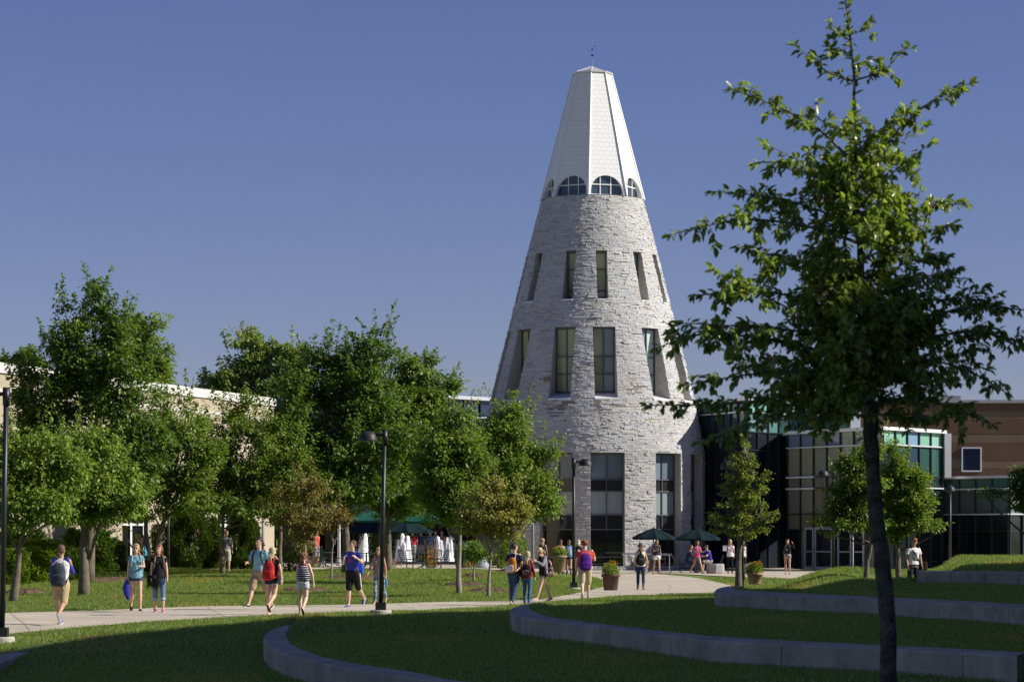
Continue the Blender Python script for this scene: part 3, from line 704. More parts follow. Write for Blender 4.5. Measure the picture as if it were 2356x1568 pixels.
m.face([lw(-.05, 8.62, .0), lw(LL+.05, 8.62, .0), lw(LL+.05, 8.62, .09), lw(-.05, 8.62, .09)], [(0, .1), (LL, .1), (LL, .4), (0, .4)])
m.build("coping", M_cope, left)
for (u0, u1, nb) in ((ua, ub_, 2), (uc, ud, 3)):
    for k in range(nb):
        p, q = u0+(u1-u0)*k/nb, u0+(u1-u0)*(k+1)/nb
        fr = MB()
        for u in (p+.05, q-.05): fr.face([lw(u-.05, .3, -.2), lw(u+.05, .3, -.2), lw(u+.05, 3.3, -.2), lw(u-.05, 3.3, -.2)])
        for z in (2.45, 3.25, .35): fr.face([lw(p, z-.05, -.19), lw(q, z-.05, -.19), lw(q, z+.05, -.19), lw(p, z+.05, -.19)])
        wn = fr.build("window", M_white, left)
        g = MB(); g.face([lw(p, 0, -.3), lw(q, 0, -.3), lw(q, 3.3, -.3), lw(p, 3.3, -.3)], c=(.012, .015, .015)); g.build("pane", M_glass, wn)
b = MB(); b.prism([tuple(lw(0, 0, -.3)[:2]), tuple(lw(LL, 0, -.3)[:2]), (lw(LL, 0).x-14, lw(LL, 0).y+5), (-60, 120), (-60, 100)], 8.7, 8.8); b.build("roof", M_lc, left)

# unseen brick blocks added on the right, roof outline shaped to shade the foreground
M_ob = mat("red_brown_brick", (1, 1, 1), .85, uvbrick=(.22, .075, .008, (.30, .17, .11), (.26, .14, .09), (.3, .27, .24)))
shade = empty("brick_hall", (40, 40, 0), "large brick block added out of view to the right to shade the foreground", "building")
hA = 20.0; sh = Vector((SUNV.x, SUNV.y))/SUNV.z
def lift(p, z0, h): return (p[0]+sh.x*(h-z0), p[1]+sh.y*(h-z0))
edge = [lift(p, z, hA) for p, z in [((-13, 30), -.46), ((-12.5, 49), -.45), ((-10.6, 54.3), -.35), ((-9.2, 59.2), -.3), ((-7.5, 62), -.15), ((-5.5, 65.3), -.08), ((-2.2, 70.8), -.05), ((1.6, 75), .1), ((6.2, 80.5), .45), ((10.6, 85), .8), ((16, 89.0), .9)]]
fp = edge+[(62, edge[-1][1]), (62, edge[0][1])]
b = MB(); n = len(fp); per = 0
for i in range(n):
    p, q = fp[i], fp[(i+1) % n]; L = math.hypot(q[0]-p[0], q[1]-p[1])
    b.face([(*q, 0), (*p, 0), (*p, hA), (*q, hA)], [(per+L, 0), (per, 0), (per, hA), (per+L, hA)]); per += L
b.face([(*p, hA) for p in fp]); b.build("brick_wall", M_ob, shade)
for i in range(len(edge)-1):
    p, q = Vector((*edge[i], 0)), Vector((*edge[i+1], 0)); L = (q-p).length; t = (q-p)/L; nn = Vector((-t.y, t.x, 0))
    for z in (1.2, 5.2, 9.2, 13.2):
        k = int(L//3)
        for j in range(k):
            c = p+t*(L*(j+.5)/k)+nn*.05; wb = MB(); wb.box(c+Vector((0, 0, z+1)), (1.3, .08, 2.0), frame=(t, nn, Vector((0, 0, 1)))); wb.c = [(.05, .07, .09)]*6; wb.usec = True; wb.build("window", M_glass, shade)
hB = 15.3  # height of the added block set so the near tree's lower crown is shaded
shade2 = empty("shade_annex", (30, 8, 0), "lower brick block added out of view to the right to shade the near tree", "building")
fp = [(20, -14), (20, 26), (24, 27.5), (60, 27.5), (60, -14)]; b = MB(); per = 0
for i in range(5):
    p, q = fp[i], fp[(i+1) % 5]; L = math.hypot(q[0]-p[0], q[1]-p[1])
    b.face([(*q, 0), (*p, 0), (*p, hB), (*q, hB)], [(per+L, 0), (per, 0), (per, hB), (per+L, hB)]); per += L
b.face([(*p, hB) for p in fp]); b.build("brick_wall", M_ob, shade2)
# ------------------------------------------------------------------ trees and planting
def leafmat(name, trans=.30, rough=.45): return mat(name, (1, 1, 1), rough, spec=.35, attr="Col", trans=trans)
M_leaf = leafmat("leaf_foliage")
M_bark = mat("tree_bark", (.17, .145, .115), .95, spec=.1, noise=[(5, .25), (30, .25)], bump=(30, 1, .02))
M_bark2 = mat("pale_young_bark", (.30, .27, .22), .95, spec=.1, noise=[(5, .2), (30, .25)], bump=(30, 1, .02))
M_mulch = mat("bark_mulch", (.19, .13, .09), .98, spec=.1, noise=[(9, .35), (40, .45)], bump=(40, 1, .06))
def unit(n, rng):
    v = rng.normal(size=(n, 3)); return v/np.linalg.norm(v, axis=1)[:, None]
def leaf_cloud(C, Dr, size, rng, colr, droop=.35, aspect=.62, shape=4):
    """C (n,3) leaf bases, Dr (n,3) leaf directions; folded 2-face leaves"""
    n = len(C); sz = size*rng.uniform(.65, 1.25, n)[:, None]
    Dr = Dr+np.array([0, 0, -droop]); Dr /= np.linalg.norm(Dr, axis=1)[:, None]+1e-9
    S = np.cross(Dr, unit(n, rng)*.55+np.array([.12, 0, .85])); S /= np.linalg.norm(S, axis=1)[:, None]+1e-9
    U = np.cross(S, Dr)
    tip = C+Dr*sz-U*sz*.12; m1 = C+Dr*sz*.45+S*sz*aspect*.5+U*sz*.10; m2 = C+Dr*sz*.45-S*sz*aspect*.5+U*sz*.10
    if shape == 4:
        V = np.stack([C, m1, tip, m2], 1).reshape(-1, 3); b = np.arange(n)*4
        Fc = np.stack([np.c_[b, b+1, b+2], np.c_[b, b+2, b+3]], 1).reshape(-1, 3); cc = np.repeat(colr, 2, 0)
    else:
        m3 = C+Dr*sz*.78+S*sz*aspect*.33; m4 = C+Dr*sz*.78-S*sz*aspect*.33; m0 = C+Dr*sz*.16+S*sz*aspect*.32; m5 = C+Dr*sz*.16-S*sz*aspect*.32
        V = np.stack([C, m0, m1, m3, tip, m4, m2, m5], 1).reshape(-1, 3); b = np.arange(n)*8
        Fc = np.stack([np.c_[b, b+1, b+2, b+3], np.c_[b, b+3, b+4, b+4], np.c_[b, b+4, b+5, b+5], np.c_[b, b+5, b+6, b+7]], 1)
        Fc = np.stack([np.c_[b, b+1, b+2], np.c_[b, b+2, b+3], np.c_[b, b+3, b+4], np.c_[b, b+4, b+5], np.c_[b, b+5, b+6], np.c_[b, b+6, b+7]], 1).reshape(-1, 3)
        cc = np.repeat(colr, 6, 0)
    return V, Fc, cc
PAL = {
 'mixed': [(.22, .29, .045), (.27, .33, .055), (.17, .22, .04), (.33, .36, .08)],
 'mid': [(0.146, 0.220, 0.038), (0.184, 0.270, 0.046), (0.108, 0.171, 0.032), (0.231, 0.306, 0.058)],
 'dark': [(0.080, 0.147, 0.030), (0.111, 0.191, 0.036), (0.072, 0.125, 0.030), (0.159, 0.235, 0.051)],
 'bright': [(0.193, 0.281, 0.039), (0.252, 0.343, 0.049), (0.148, 0.226, 0.035), (0.312, 0.370, 0.063)],
 'pale': [(0.191, 0.250, 0.068), (0.238, 0.294, 0.075), (0.143, 0.198, 0.053), (0.111, 0.162, 0.045)],
 'olive': [(.24, .26, .05), (.28, .28, .06), (.18, .21, .045), (.34, .29, .08)],
 'rust': [(.22, .16, .05), (.20, .20, .055), (.24, .14, .055), (.15, .165, .04), (.28, .25, .09)],
 'red': [(0.267, 0.053, 0.027), (0.210, 0.079, 0.027), (0.114, 0.088, 0.027)],
 'ever': [(0.080, 0.125, 0.030), (0.103, 0.147, 0.033), (0.064, 0.103, 0.027)],
 'juni': [(0.069, 0.108, 0.065), (0.083, 0.127, 0.072), (0.055, 0.076, 0.046)],
 'yellow': [(0.276, 0.255, 0.052), (0.207, 0.204, 0.052), (0.358, 0.255, 0.065)],
}
def bez(a, b, c, n):
    t = np.linspace(0, 1, n); return [Vector(a)*((1-x)**2)+Vector(b)*(2*x*(1-x))+Vector(c)*(x*x) for x in t]
def wob(pts, amp, r):
    out = [Vector(pts[0])]
    for p in pts[1:-1]: out.append(Vector(p)+Vector((r.uniform(-amp, amp), r.uniform(-amp, amp), r.uniform(-amp, amp)*.5)))
    return out+[Vector(pts[-1])]
def tree(name, label, base, trunk, tr, lobes, Y, leaf, n, pal, seed, cat="tree", group=None, bark=None, droop=.35, clump=.32, multi=None, spikes=0, accents=None, flat=1.0, per=26, depth=.9):
    """trunk: list of px points from the ground up; lobes: (px,py,rx,ry[,weight]) in picture px at distance Y"""
    r = random.Random(seed); rng = np.random.default_rng(seed); s = Y/F
    bz = P(trunk[0][0], trunk[0][1], Y); bz.z = gz(bz.x, bz.y)
    root = empty(name, bz, label, cat, group)
    T = [P(x, y, Y) for x, y in trunk]; T[0] = bz-Vector((0, 0, .05))
    b = MB(); k = len(T)
    flare = [tr*1.35]+[tr*(1-.55*i/(k-1)) for i in range(1, k)]
    # densify trunk
    TT, RRr = [], []
    for i in range(k-1):
        for t in np.linspace(0, 1, 5)[:-1]:
            TT.append(T[i].lerp(T[i+1], t)+(Vector((r.uniform(-1, 1), r.uniform(-1, 1), 0))*tr*.12 if i+t > 0 else Vector())); RRr.append(flare[i]*(1-t)+flare[i+1]*t)
    TT.append(T[-1]); RRr.append(flare[-1]); b.tube(TT, RRr, 10)
    if multi:
        for (x0, y0, x1, y1, r0) in multi: b.tube(wob(bez(P(x0, y0, Y), P((x0+x1)/2, min(y0, y1)+abs(y0-y1)*.35, Y+r.uniform(-.3, .3)), P(x1, y1, Y), 7), .03, r), np.linspace(r0, r0*.45, 7), 8)
    n = int(n*2.3); leaf = leaf*.98; clump = clump*.92; lobes = [(l[0], l[1], l[2]*1.14, l[3]*1.14)+tuple(l[4:]) for l in lobes]
    tot = sum(l[2]*l[3]*(l[4] if len(l) > 4 else 1) for l in lobes); Cs, Ds, Cc = [], [], []
    pal_name = pal; pal = np.array(PAL[pal]); tw = MB()
    for l in lobes:
        lx, ly, rx, ry = l[:4]; wgt = (l[4] if len(l) > 4 else 1)
        dz = r.uniform(-1, 1)*max(rx, ry)*s*.35; C = P(lx, ly, Y+dz); R3 = np.array([rx*s, (rx+ry)/2*s*depth, ry*s*flat])
        # limb from the trunk to the lobe
        lowest = min((q.z for q in TT[len(TT)//2:]), default=T[-1].z)
        cand = [q for q in TT if q.z < C.z-.1 and q.z > T[0].z+(T[-1].z-T[0].z)*.45] or [T[-1]]
        st = r.choice(cand[-4:]) ; L = (C-st).length
        mid_ = st.lerp(C, .5)+Vector((0, 0, -.12*L if C.z > st.z else .15*L))
        n_ = 8; b.tube(wob(bez(st, mid_, C+Vector((0, 0, R3[2]*.3)), n_), .04, r), np.linspace(max(.02, tr*.42), .012, n_), 6, cap=False)
        m = max(3, int(n/per*(rx*ry*wgt/tot)))
        # uneven crown: each lobe is a loose family of upswept sprays with gaps between them
        ns = max(4, int(4+m/22)); sc_ = unit(ns, rng); sc_[:, 2] = sc_[:, 2]*.9+.12; sr = rng.uniform(.35, 1.02, ns)[:, None]
        scen = np.array(C)+sc_*sr*R3; ssz = rng.uniform(.30, .55, ns)[:, None]*R3*np.array([.95, .95, .8]); which = rng.integers(0, ns, m)
        d = unit(m, rng); rad = rng.uniform(0, 1, m)**.5
        sub = scen[which]+d*rad[:, None]*ssz[which]+np.c_[sc_[which][:, 0]*.25, sc_[which][:, 1]*.25, np.full(m, .35)]*(rng.random(m)**2)[:, None]*ssz[which]*1.6
        core = np.array(C)+d*(rng.uniform(0, 1, m)**.6)[:, None]*R3*.78
        pts = np.where((rng.random(m) < .70)[:, None], sub, core); d = (pts-np.array(C))/R3; d = d/(np.linalg.norm(d, axis=1)[:, None]+1e-6)
        for i in range(m):
            p = Vector(pts[i]); q = p.lerp(C, r.uniform(.3, .55))
            if i % 3 == 0: tw.tube([q, (p+q)/2+Vector((0, 0, -.03)), p], [.012, .008, .004], 4, cap=False)
        kk = max(2, int(per)); out = d*np.array([1, 1, .6])+np.array([0, 0, .15])
        base_ = np.repeat(pts, kk, 0); outd = np.repeat(out, kk, 0)
        cs = clump*rng.uniform(.6, 1.25, m).repeat(kk)[:, None]
        off = rng.normal(0, .45, (m*kk, 3))*cs*np.array([1, 1, .62])+outd*cs*rng.uniform(-.6, .8, m*kk)[:, None]
        Cs.append(base_+off); Ds.append(off/(np.linalg.norm(off, axis=1)[:, None]+1e-9)+unit(m*kk, rng)*.7+outd*.3)
        tint = rng.uniform(.75, 1.25, m).repeat(kk)[:, None]; pc = pal[rng.integers(0, len(pal), m)].repeat(kk, 0)*.6+pal[rng.integers(0, len(pal), m*kk)]*.4
        Cc.append(pc*tint*rng.uniform(.85, 1.15, (m*kk, 1)))
        # leafy shoots sticking out of the crown
        for _ in range(int(spikes*2.6*wgt*r.uniform(.6, 1.4))):
            dd = unit(1, rng)[0]; dd[2] = abs(dd[2])*1.1+.15; dd /= np.linalg.norm(dd); p0 = np.array(C)+dd*R3*.85; ln = r.uniform(.4, 1.25); kq = 30
            t = np.linspace(0, 1, kq)[:, None]; ax = dd*.6+np.array([0, 0, .7]); ax /= np.linalg.norm(ax)
            pp = p0+ax*ln*t+rng.normal(0, .06, (kq, 3))*(1.3-t); Cs.append(pp); Ds.append(unit(kq, rng)+ax*.5); Cc.append(pal[rng.integers(0, len(pal), kq)]*rng.uniform(.9, 1.3, (kq, 1)))
            tw.tube([Vector(p0), Vector(p0+ax*ln)], [.01, .004], 4, cap=False)
    Cs, Ds, Cc = np.vstack(Cs), np.vstack(Ds), np.vstack(Cc)
    if pal_name != 'rust': Cc = Cc*np.array([1.02, 1.0, 1.12])
    if pal_name == 'bright': Cc = Cc*np.array([.86, .90, 1.0])
    if pal_name == 'pale': Cc = Cc*1.3
    if pal_name == 'dark': Cc = Cc*np.array([1.15, 1.1, 1.0])
    if accents:
        frac, ap = accents; msk = rng.random(len(Cs)) < frac; Cc[msk] = np.array(PAL[ap])[rng.integers(0, len(PAL[ap]), msk.sum())]
    b.build("trunk", bark or M_bark, root, True)
    if tw.v: tw.build("branches", bark or M_bark, root)
    V, Fc, cc = leaf_cloud(Cs, Ds, leaf, rng, Cc, droop)
    npmesh("crown", V, Fc, M_leaf, root, cc)
    return root
G1 = "trees in front of the brick building and fountain"
tree("maple_tree", "tall dark green tree with a spiky top towering over the pale brick building", None, [(205,1290),(208,1180),(215,1080),(225,950),(225,850)], .17,
  [(215,720,40,60,.7),(165,760,34,52,.6),(250,780,50,55),(210,830,75,70),(150,870,60,60,1.3),(130,800,30,40,.8),(290,860,45,60),(230,920,90,65),(110,940,55,70),(70,960,44,50,1.3),(50,900,30,30,.9),(60,1030,50,50,1.1),(300,960,70,65),(180,1010,120,60),(90,1020,60,45),(300,1050,90,65),(145,710,14,22,.4),(150,1090,90,50),(240,1130,70,40),(300,1130,60,40),(210,680,14,22,.4),(262,745,20,24,.4),(55,870,20,26,.8),(352,900,22,24,.5)], 107, .18, 15000, 'dark', 11, group=G1, spikes=3)
tree("maple_tree", "round-crowned tree rising above the roof just right of the spiky top tree", None, [(300,1280),(302,1100),(300,950)], .16,
  [(310,770,48,48),(340,840,48,58),(290,830,48,55),(350,900,38,38),(370,865,16,24,.4),(300,900,60,40)], 150, .24, 6500, 'mid', 12, group=G1, spikes=1)
tree("poplar_tree", "pale green poplar tree with a peaked top behind the right end of the brick building", None, [(570,1290),(575,1100),(575,900)], .2,
  [(578,805,34,48,.8),(555,850,58,50),(610,840,40,45),(500,885,42,32),(600,900,80,55),(470,895,18,18,.5),(545,800,25,24,.5),(660,830,42,40),(690,870,50,50),(655,800,20,14,.5),(560,950,90,50),(660,940,80,60)], 172, .24, 13000, 'pale', 13, group=G1, spikes=1, accents=(.03, 'yellow'))
tree("distant_tree", "small round treetop peeking over the coping at the far left", None, [(62,1290),(62,950),(62,860)], .15, [(60,835,24,26),(42,830,14,12,.5),(78,838,18,18),(62,812,12,12,.5)], 175, .26, 1200, 'mid', 14, group="treetops beyond the brick building")
tree("distant_tree", "sliver of treetop at the left frame edge above the coping", None, [(0,1290),(0,950),(0,870)], .15, [(-2,842,18,14),(8,828,8,7,.5)], 175, .26, 500, 'mid', 15, group="treetops beyond the brick building")
tree("redbud_tree", "broad light-green tree with leaning forked trunk at the far left above a mulch ring", None, [(30,1362),(42,1300),(48,1240),(70,1180)], .115,
  [(40,1040,60,40),(20,1100,60,50),(90,1080,60,45),(60,1150,80,40),(110,1140,60,36),(10,1170,45,34),(130,1040,40,36),(165,1090,40,36),(60,1200,60,22,.7),(140,1180,40,26,.7),(-10,1080,50,60)], 84, .13, 9500, 'bright', 16, group=G1, spikes=2, multi=[(45,1275,-10,1170,.05),(46,1255,150,1180,.05)], droop=.7)
tree("maple_tree", "tree with the thickest straight trunk rising from the mulch bed behind the girl in teal", None, [(193,1330),(192,1270),(195,1200),(200,1150),(210,1100)], .155,
  [(200,1030,70,40),(150,1080,60,45),(235,1090,60,45),(190,1140,100,38),(260,1150,45,30),(290,1165,22,18,.5),(120,1160,40,25),(235,1180,60,22),(170,1180,60,22),(300,1120,36,40,.7),(120,1080,50,50)], 90, .14, 9500, 'bright', 17, group=G1, spikes=2, multi=[(205,1285,245,1170,.06)], droop=.7)
tree("maple_tree", "mid-sized green tree with curved trunk left of the two dark evergreens", None, [(362,1292),(366,1250),(372,1215),(382,1180),(395,1120)], .14,
  [(375,935,30,28,.6),(430,950,24,25,.5),(385,1000,60,45),(430,1020,50,60),(340,1060,55,50),(400,1090,80,50),(450,1110,35,45),(340,1130,50,36),(410,1160,60,24),(385,910,9,16,.3),(315,1020,60,60),(300,1110,60,55),(460,1060,50,60),(440,1150,60,36),(350,1185,50,20,.6),(425,915,8,14,.3)], 112, .15, 9500, 'mid', 18, group=G1, spikes=2, accents=(.012, 'yellow'))
tree("maple_tree", "tree whose slender trunk hides part of the man in grey tee and sunglasses", None, [(511,1297),(512,1240),(514,1190),(520,1120)], .10,
  [(540,970,48,42),(500,1000,36,40),(580,1000,60,60),(630,1000,60,60),(530,1070,65,55),(600,1090,75,55),(490,1110,28,40,.7),(540,1150,60,32),(620,1160,60,28),(510,930,16,20,.4),(470,1060,45,60),(475,1130,45,45),(670,1080,60,70),(560,1160,90,40),(640,1170,60,36),(560,925,18,16,.4)], 116, .15, 12000, 'mid', 19, group=G1, spikes=2, accents=(.02, 'yellow'))
tree("maple_tree", "largest dark green maple with a wide crown over the fountain plaza", None, [(797,1316),(797,1260),(795,1200),(790,1120),(790,1000)], .19,
  [(870,785,14,20,.35),(840,800,28,30,.6),(865,830,34,30,.7),(760,835,40,42,.8),(715,850,36,36,.7),(800,850,50,45),(830,880,60,42),(740,905,85,50),(680,940,50,70),(800,950,95,60),(870,940,60,50),(700,1020,85,60),(800,1040,110,60),(880,1010,75,60),(690,1110,80,45),(790,1130,100,40),(870,1120,80,40),(755,795,10,18,.3),(650,1160,70,30),(720,1170,80,30),(640,1040,60,60),(895,815,16,14,.3),(912,812,10,9,.25),(885,760,9,8,.3)], 118, .17, 24000, 'dark', 20, group=G1, spikes=3)
tree("maple_tree", "green maple behind the tall lamp post, right half of the big leafy mass", None, [(893,1300),(893,1240),(893,1180),(895,1080)], .16,
  [(965,850,36,30,.7),(1000,880,30,24,.6),(1020,898,22,12,.5),(930,870,40,34,.8),(975,905,60,32),(930,940,70,50),(985,960,45,40,.8),(910,1010,60,60),(960,1030,75,60),(900,1100,80,50),(965,1110,75,45),(880,1165,60,24),(940,1170,60,20),(985,830,10,14,.3),(1035,888,10,6,.3)], 122, .17, 17000, 'mid', 21, group=G1, spikes=2)
tree("young_maple", "young tree with straight pale trunk on a mulch ring right of the fountain jets", None, [(1055,1346),(1056,1290),(1058,1240),(1062,1150)], .085,
  [(1035,970,30,28,.6),(1070,960,22,26,.5),(1030,1020,50,40),(1065,1050,50,45),(1010,1070,45,45),(1040,1110,65,45),(1000,1140,45,36),(1060,1165,50,30),(1020,1195,48,18,.7)], 92, .13, 9500, 'mid', 22, group=G1, spikes=2, bark=M_bark2)
tree("young_maple", "brightest yellow-green young maple overlapping the left side of the stone tower", None, [(1177,1312),(1176,1260),(1172,1210),(1165,1120)], .09,
  [(1155,960,22,26,.5),(1185,975,36,36,.8),(1200,1010,30,30,.6),(1130,1010,45,40),(1165,1050,60,45),(1215,1050,45,26,.8),(1250,1040,30,20,.6),(1268,1030,16,12,.4),(1110,1060,40,45),(1150,1110,70,50),(1205,1110,50,45),(1250,1140,32,36,.8),(1270,1155,14,24,.4),(1120,1150,55,36),(1190,1170,55,28),(1235,1185,30,18,.6),(1150,940,9,12,.3)], 104, .13, 14000, 'bright', 23, group=G1, spikes=3, bark=M_bark2, accents=(.02, 'yellow'))
tree("dogwood_tree", "small yellowing tree with slim trunk on a mulch ring, left of the man in navy", None, [(1123,1364),(1126,1320),(1130,1280),(1132,1255)], .055,
  [(1138,1122,20,22,.6),(1110,1140,20,18,.5),(1130,1150,36,28),(1205,1180,18,14,.4),(1085,1175,18,16,.4),(1165,1165,36,28),(1100,1190,36,26),(1145,1200,55,28),(1185,1195,36,22),(1125,1225,46,18,.8),(1175,1225,30,14,.7),(1080,1215,26,16,.6)], 88, .10, 5200, 'olive', 24, group=G1, spikes=1, bark=M_bark2, multi=[(1130,1285,1090,1220,.022),(1131,1275,1180,1215,.022),(1131,1270,1150,1190,.022)], droop=.9, per=18, clump=.22)
tree("dogwood_tree", "bronze and rust-leaved small tree standing before the fountain plaza", None, [(705,1300),(703,1270),(700,1230),(698,1190)], .06,
  [(690,1120,40,26),(650,1150,45,26,.7),(715,1150,50,26,.7),(680,1185,60,28),(740,1185,36,22),(640,1195,36,18,.8),(705,1215,50,20),(690,1250,40,20,.7),(715,1105,14,12,.4)], 112, .11, 3000, 'rust', 25, group=G1, spikes=1, bark=M_bark2, droop=.9, per=18, clump=.25)
tree("dogwood_tree", "small reddening sapling crown hanging beside the thick maple trunk", None, [(762,1300),(764,1270),(768,1240)], .035, [(770,1185,24,14),(790,1198,18,12),(755,1210,22,14)], 110, .11, 420, 'rust', 26, accents=(.35, 'red'), group=G1, bark=M_bark2, droop=.8, per=14, clump=.2)
tree("sapling", "thin-leaved yellowing sapling among junipers behind the woman on the phone", None, [(234,1275),(234,1245),(233,1235)], .035, [(215,1205,26,20),(250,1200,30,22),(268,1220,20,14,.6),(235,1185,26,14,.7)], 118, .10, 650, 'yellow', 27, group=G1, bark=M_bark2, per=8, clump=.2)
tree("small_tree", "leaning secondary tree trunk beside the thick trunk near the junipers", None, [(206,1287),(212,1250),(222,1200),(228,1160)], .075, [(235,1140,50,26),(270,1130,36,26)], 114, .14, 1400, 'mid', 28, group=G1)
tree("shrub_tree", "small shrub-like tree on a mulch ring below the young maples", None, [(1090,1328),(1090,1310),(1092,1290)], .05, [(1085,1262,22,14),(1100,1275,22,14),(1075,1280,14,10,.6)], 108, .10, 900, 'mid', 29, group=G1, bark=M_bark2, per=12, clump=.2)
tree("thin_tree", "thin straight-trunked tree rising behind the blonde woman with red backpack", None, [(644,1310),(644,1260),(646,1200),(650,1120)], .11, [(655,1090,50,40),(625,1140,36,26)], 120, .15, 2500, 'mid', 30, group=G1)
# right-hand trees
G2_ = "young trees on the grassy mound"
tiers = [(1712, 1010, 7, 16, .35), (1714, 1035, 11, 14, .4)]
rt_ = random.Random(12)
for ty, hw_ in ((1058, 26), (1080, 34), (1102, 44), (1124, 52), (1146, 52), (1168, 60), (1190, 72), (1208, 80), (1228, 58)):
    tiers.append((1709, ty, hw_*.5, 13, .8))
    for sd_ in (-1, 1):
        q_ = rt_.uniform(.72, 1.12); tiers.append((1709+sd_*hw_*q_*.72, ty-rt_.uniform(0, 12), hw_*.30, 6, .35)); tiers.append((1709+sd_*hw_*q_, ty-rt_.uniform(4, 16), hw_*.13+3, 4, .14))
tree("young_pear_tree", "slender conical young tree on the lawn beside the terracotta planter", None, [(1699,1345),(1700,1290),(1704,1220),(1708,1140),(1712,1030)], .10, tiers, 82, .075, 3900, 'mixed', 31, group=G2_, spikes=0, bark=M_bark, per=16, clump=.13, droop=.4, accents=(.012, 'red'))
tree("young_pear_tree", "leaning-trunk tree just left of the tall foreground trunk", None, [(1992,1334),(1996,1290),(2005,1250),(2008,1200)], .085,
  [(1985,1045,24,26,.6),(1965,1075,34,26),(1990,1110,45,32),(1950,1130,36,30),(1925,1160,32,22,.8),(1975,1170,55,30),(1920,1200,34,20,.8),(1985,1205,50,22),(1900,1222,18,10,.4),(2010,1040,26,18,.5)], 88, .10, 8200, 'mid', 32, group=G2_, spikes=1, per=22, clump=.2, accents=(.006, 'red'))
tree("young_pear_tree", "bushy upright tree right of the tall foreground trunk, beside the man in white tee", None, [(2067,1326),(2066,1280),(2064,1230),(2062,1190)], .10,
  [(2050,1040,24,22,.5),(2060,1080,40,28),(2100,1090,30,22,.8),(2055,1120,50,34),(2100,1140,40,30),(2050,1170,55,32),(2110,1175,34,24,.8),(2140,1160,20,14,.4),(2070,1210,60,24),(2130,1212,32,14,.6),(2165,1218,18,7,.3),(2055,1235,36,10,.5)], 90, .10, 9500, 'bright', 33, group=G2_, spikes=1, per=22, clump=.2, accents=(.006, 'red'))
tree("young_pear_tree", "dark tree partly cut off by the right picture edge over the highest wall", None, [(2372,1310),(2370,1250),(2362,1180)], .09,
  [(2372,1090,34,18),(2350,1112,26,12,.6),(2290,1130,24,10,.5),(2265,1140,10,7,.2),(2368,1140,36,20),(2350,1162,26,10,.6),(2390,1120,45,50)], 84, .10, 4200, 'mid', 34, group=G2_, per=20, clump=.2)
# evergreens and hedge
def evergreen(name, label, px, py_b, py_t, rpx, Y, n, pal, seed, cat="shrub", group=None, leaf=.13, box=False):
    rng = np.random.default_rng(seed); s = Y/F; b0 = P(px, py_b, Y); b0.z = gz(b0.x, b0.y); H = (py_b-py_t)*s; R = rpx*s
    root = empty(name, b0, label, cat, group); t = rng.uniform(0, 1, n)
    prof = (1-t**2.4)**.75*(.7+.3*np.minimum(1, t*5)) if not box else np.where(t < .85, 1, .8)
    a = rng.uniform(0, 2*np.pi, n); rad = R*prof*rng.uniform(.3, 1, n)**.35*(1+.16*np.sin(a*4+t*9)+.12*np.sin(a*7-t*14+seed))
    C = np.c_[b0.x+np.cos(a)*rad, b0.y+np.sin(a)*rad*(.7 if not box else .5), b0.z+H*t*(1+.04*np.sin(a*3+seed))]
    D = np.c_[np.cos(a), np.sin(a), np.full(n, .9)]*1.0+unit(n, rng)*.7; p_ = np.array(PAL[pal]); cc = p_[rng.integers(0, len(p_), n)]*(.8+.4*rng.random((n, 1)))
    V, Fc, c2 = leaf_cloud(C, D, leaf, rng, cc, 0, .5); npmesh("foliage", V, Fc, M_leaf, root, c2)
    st = MB(); st.tube([b0, b0+Vector((0, 0, H*.8))], [.08, .02], 6); st.build("stem", M_bark, root); return root
EG = "dark evergreens along the brick building"
evergreen("evergreen_shrub", "broad dense dark evergreen behind the lawn, the wider of the two", 435, 1306, 1150, 60, 128, 22000, 'ever', 41, group=EG)
evergreen("evergreen_shrub", "dense evergreen standing just right of the man in grey tee", 560, 1306, 1165, 46, 128, 16000, 'ever', 42, group=EG)
evergreen("evergreen_shrub", "small dark evergreen filling the gap left of the man in grey tee", 492, 1304, 1190, 30, 131, 8000, 'ever', 43, group=EG)
HG = "bushes in the bed by the brick building"
evergreen("leafy_bush", "big yellow-green leafy bush behind the leftmost lawn tree", 88, 1290, 1195, 60, 107, 13000, 'bright', 44, group=HG, leaf=.14, box=True)
evergreen("leafy_bush", "dark leafy bush at the left frame edge behind the lamp post", 15, 1292, 1210, 44, 104, 8000, 'mid', 45, group=HG, leaf=.14, box=True)
evergreen("leafy_bush", "dark green bush between the big yellow-green bush and the thick trunk", 158, 1288, 1215, 42, 110, 7000, 'dark', 46, group=HG, leaf=.13, box=True)
for i, (px, rp, pt, lb) in enumerate([(240, 46, 1252, "low spreading blue-green juniper under the yellowing sapling"), (300, 50, 1256, "low spreading juniper in front of the woman on the phone"), (345, 34, 1262, "low juniper at the foot of the curved tree trunk")]):
    evergreen("juniper", lb, px, 1288, pt, rp, 116, 2600, 'juni', 50+i, group="low junipers behind the lawn", leaf=.10, box=True)
evergreen("trimmed_hedge", "low trimmed dark hedge strip along the top of the lawn", 275, 1291, 1274, 78, 112, 3200, 'ever', 55, cat="hedge", leaf=.06, box=True)
evergreen("leafy_bush", "green bush at the foot of the bronze-leaved tree beside the plaza", 665, 1306, 1258, 36, 122, 2600, 'mid', 56, group=HG, leaf=.11, box=True)
evergreen("leafy_bush", "sunlit green bush beyond the fountain, behind the people", 900, 1300, 1205, 60, 158, 4200, 'bright', 57, group=HG, leaf=.16, box=True)
evergreen("leafy_bush", "leafy bush between the trash can and the grey bollard", 1148, 1302, 1225, 30, 140, 2600, 'mid', 58, group=HG, leaf=.13, box=True)
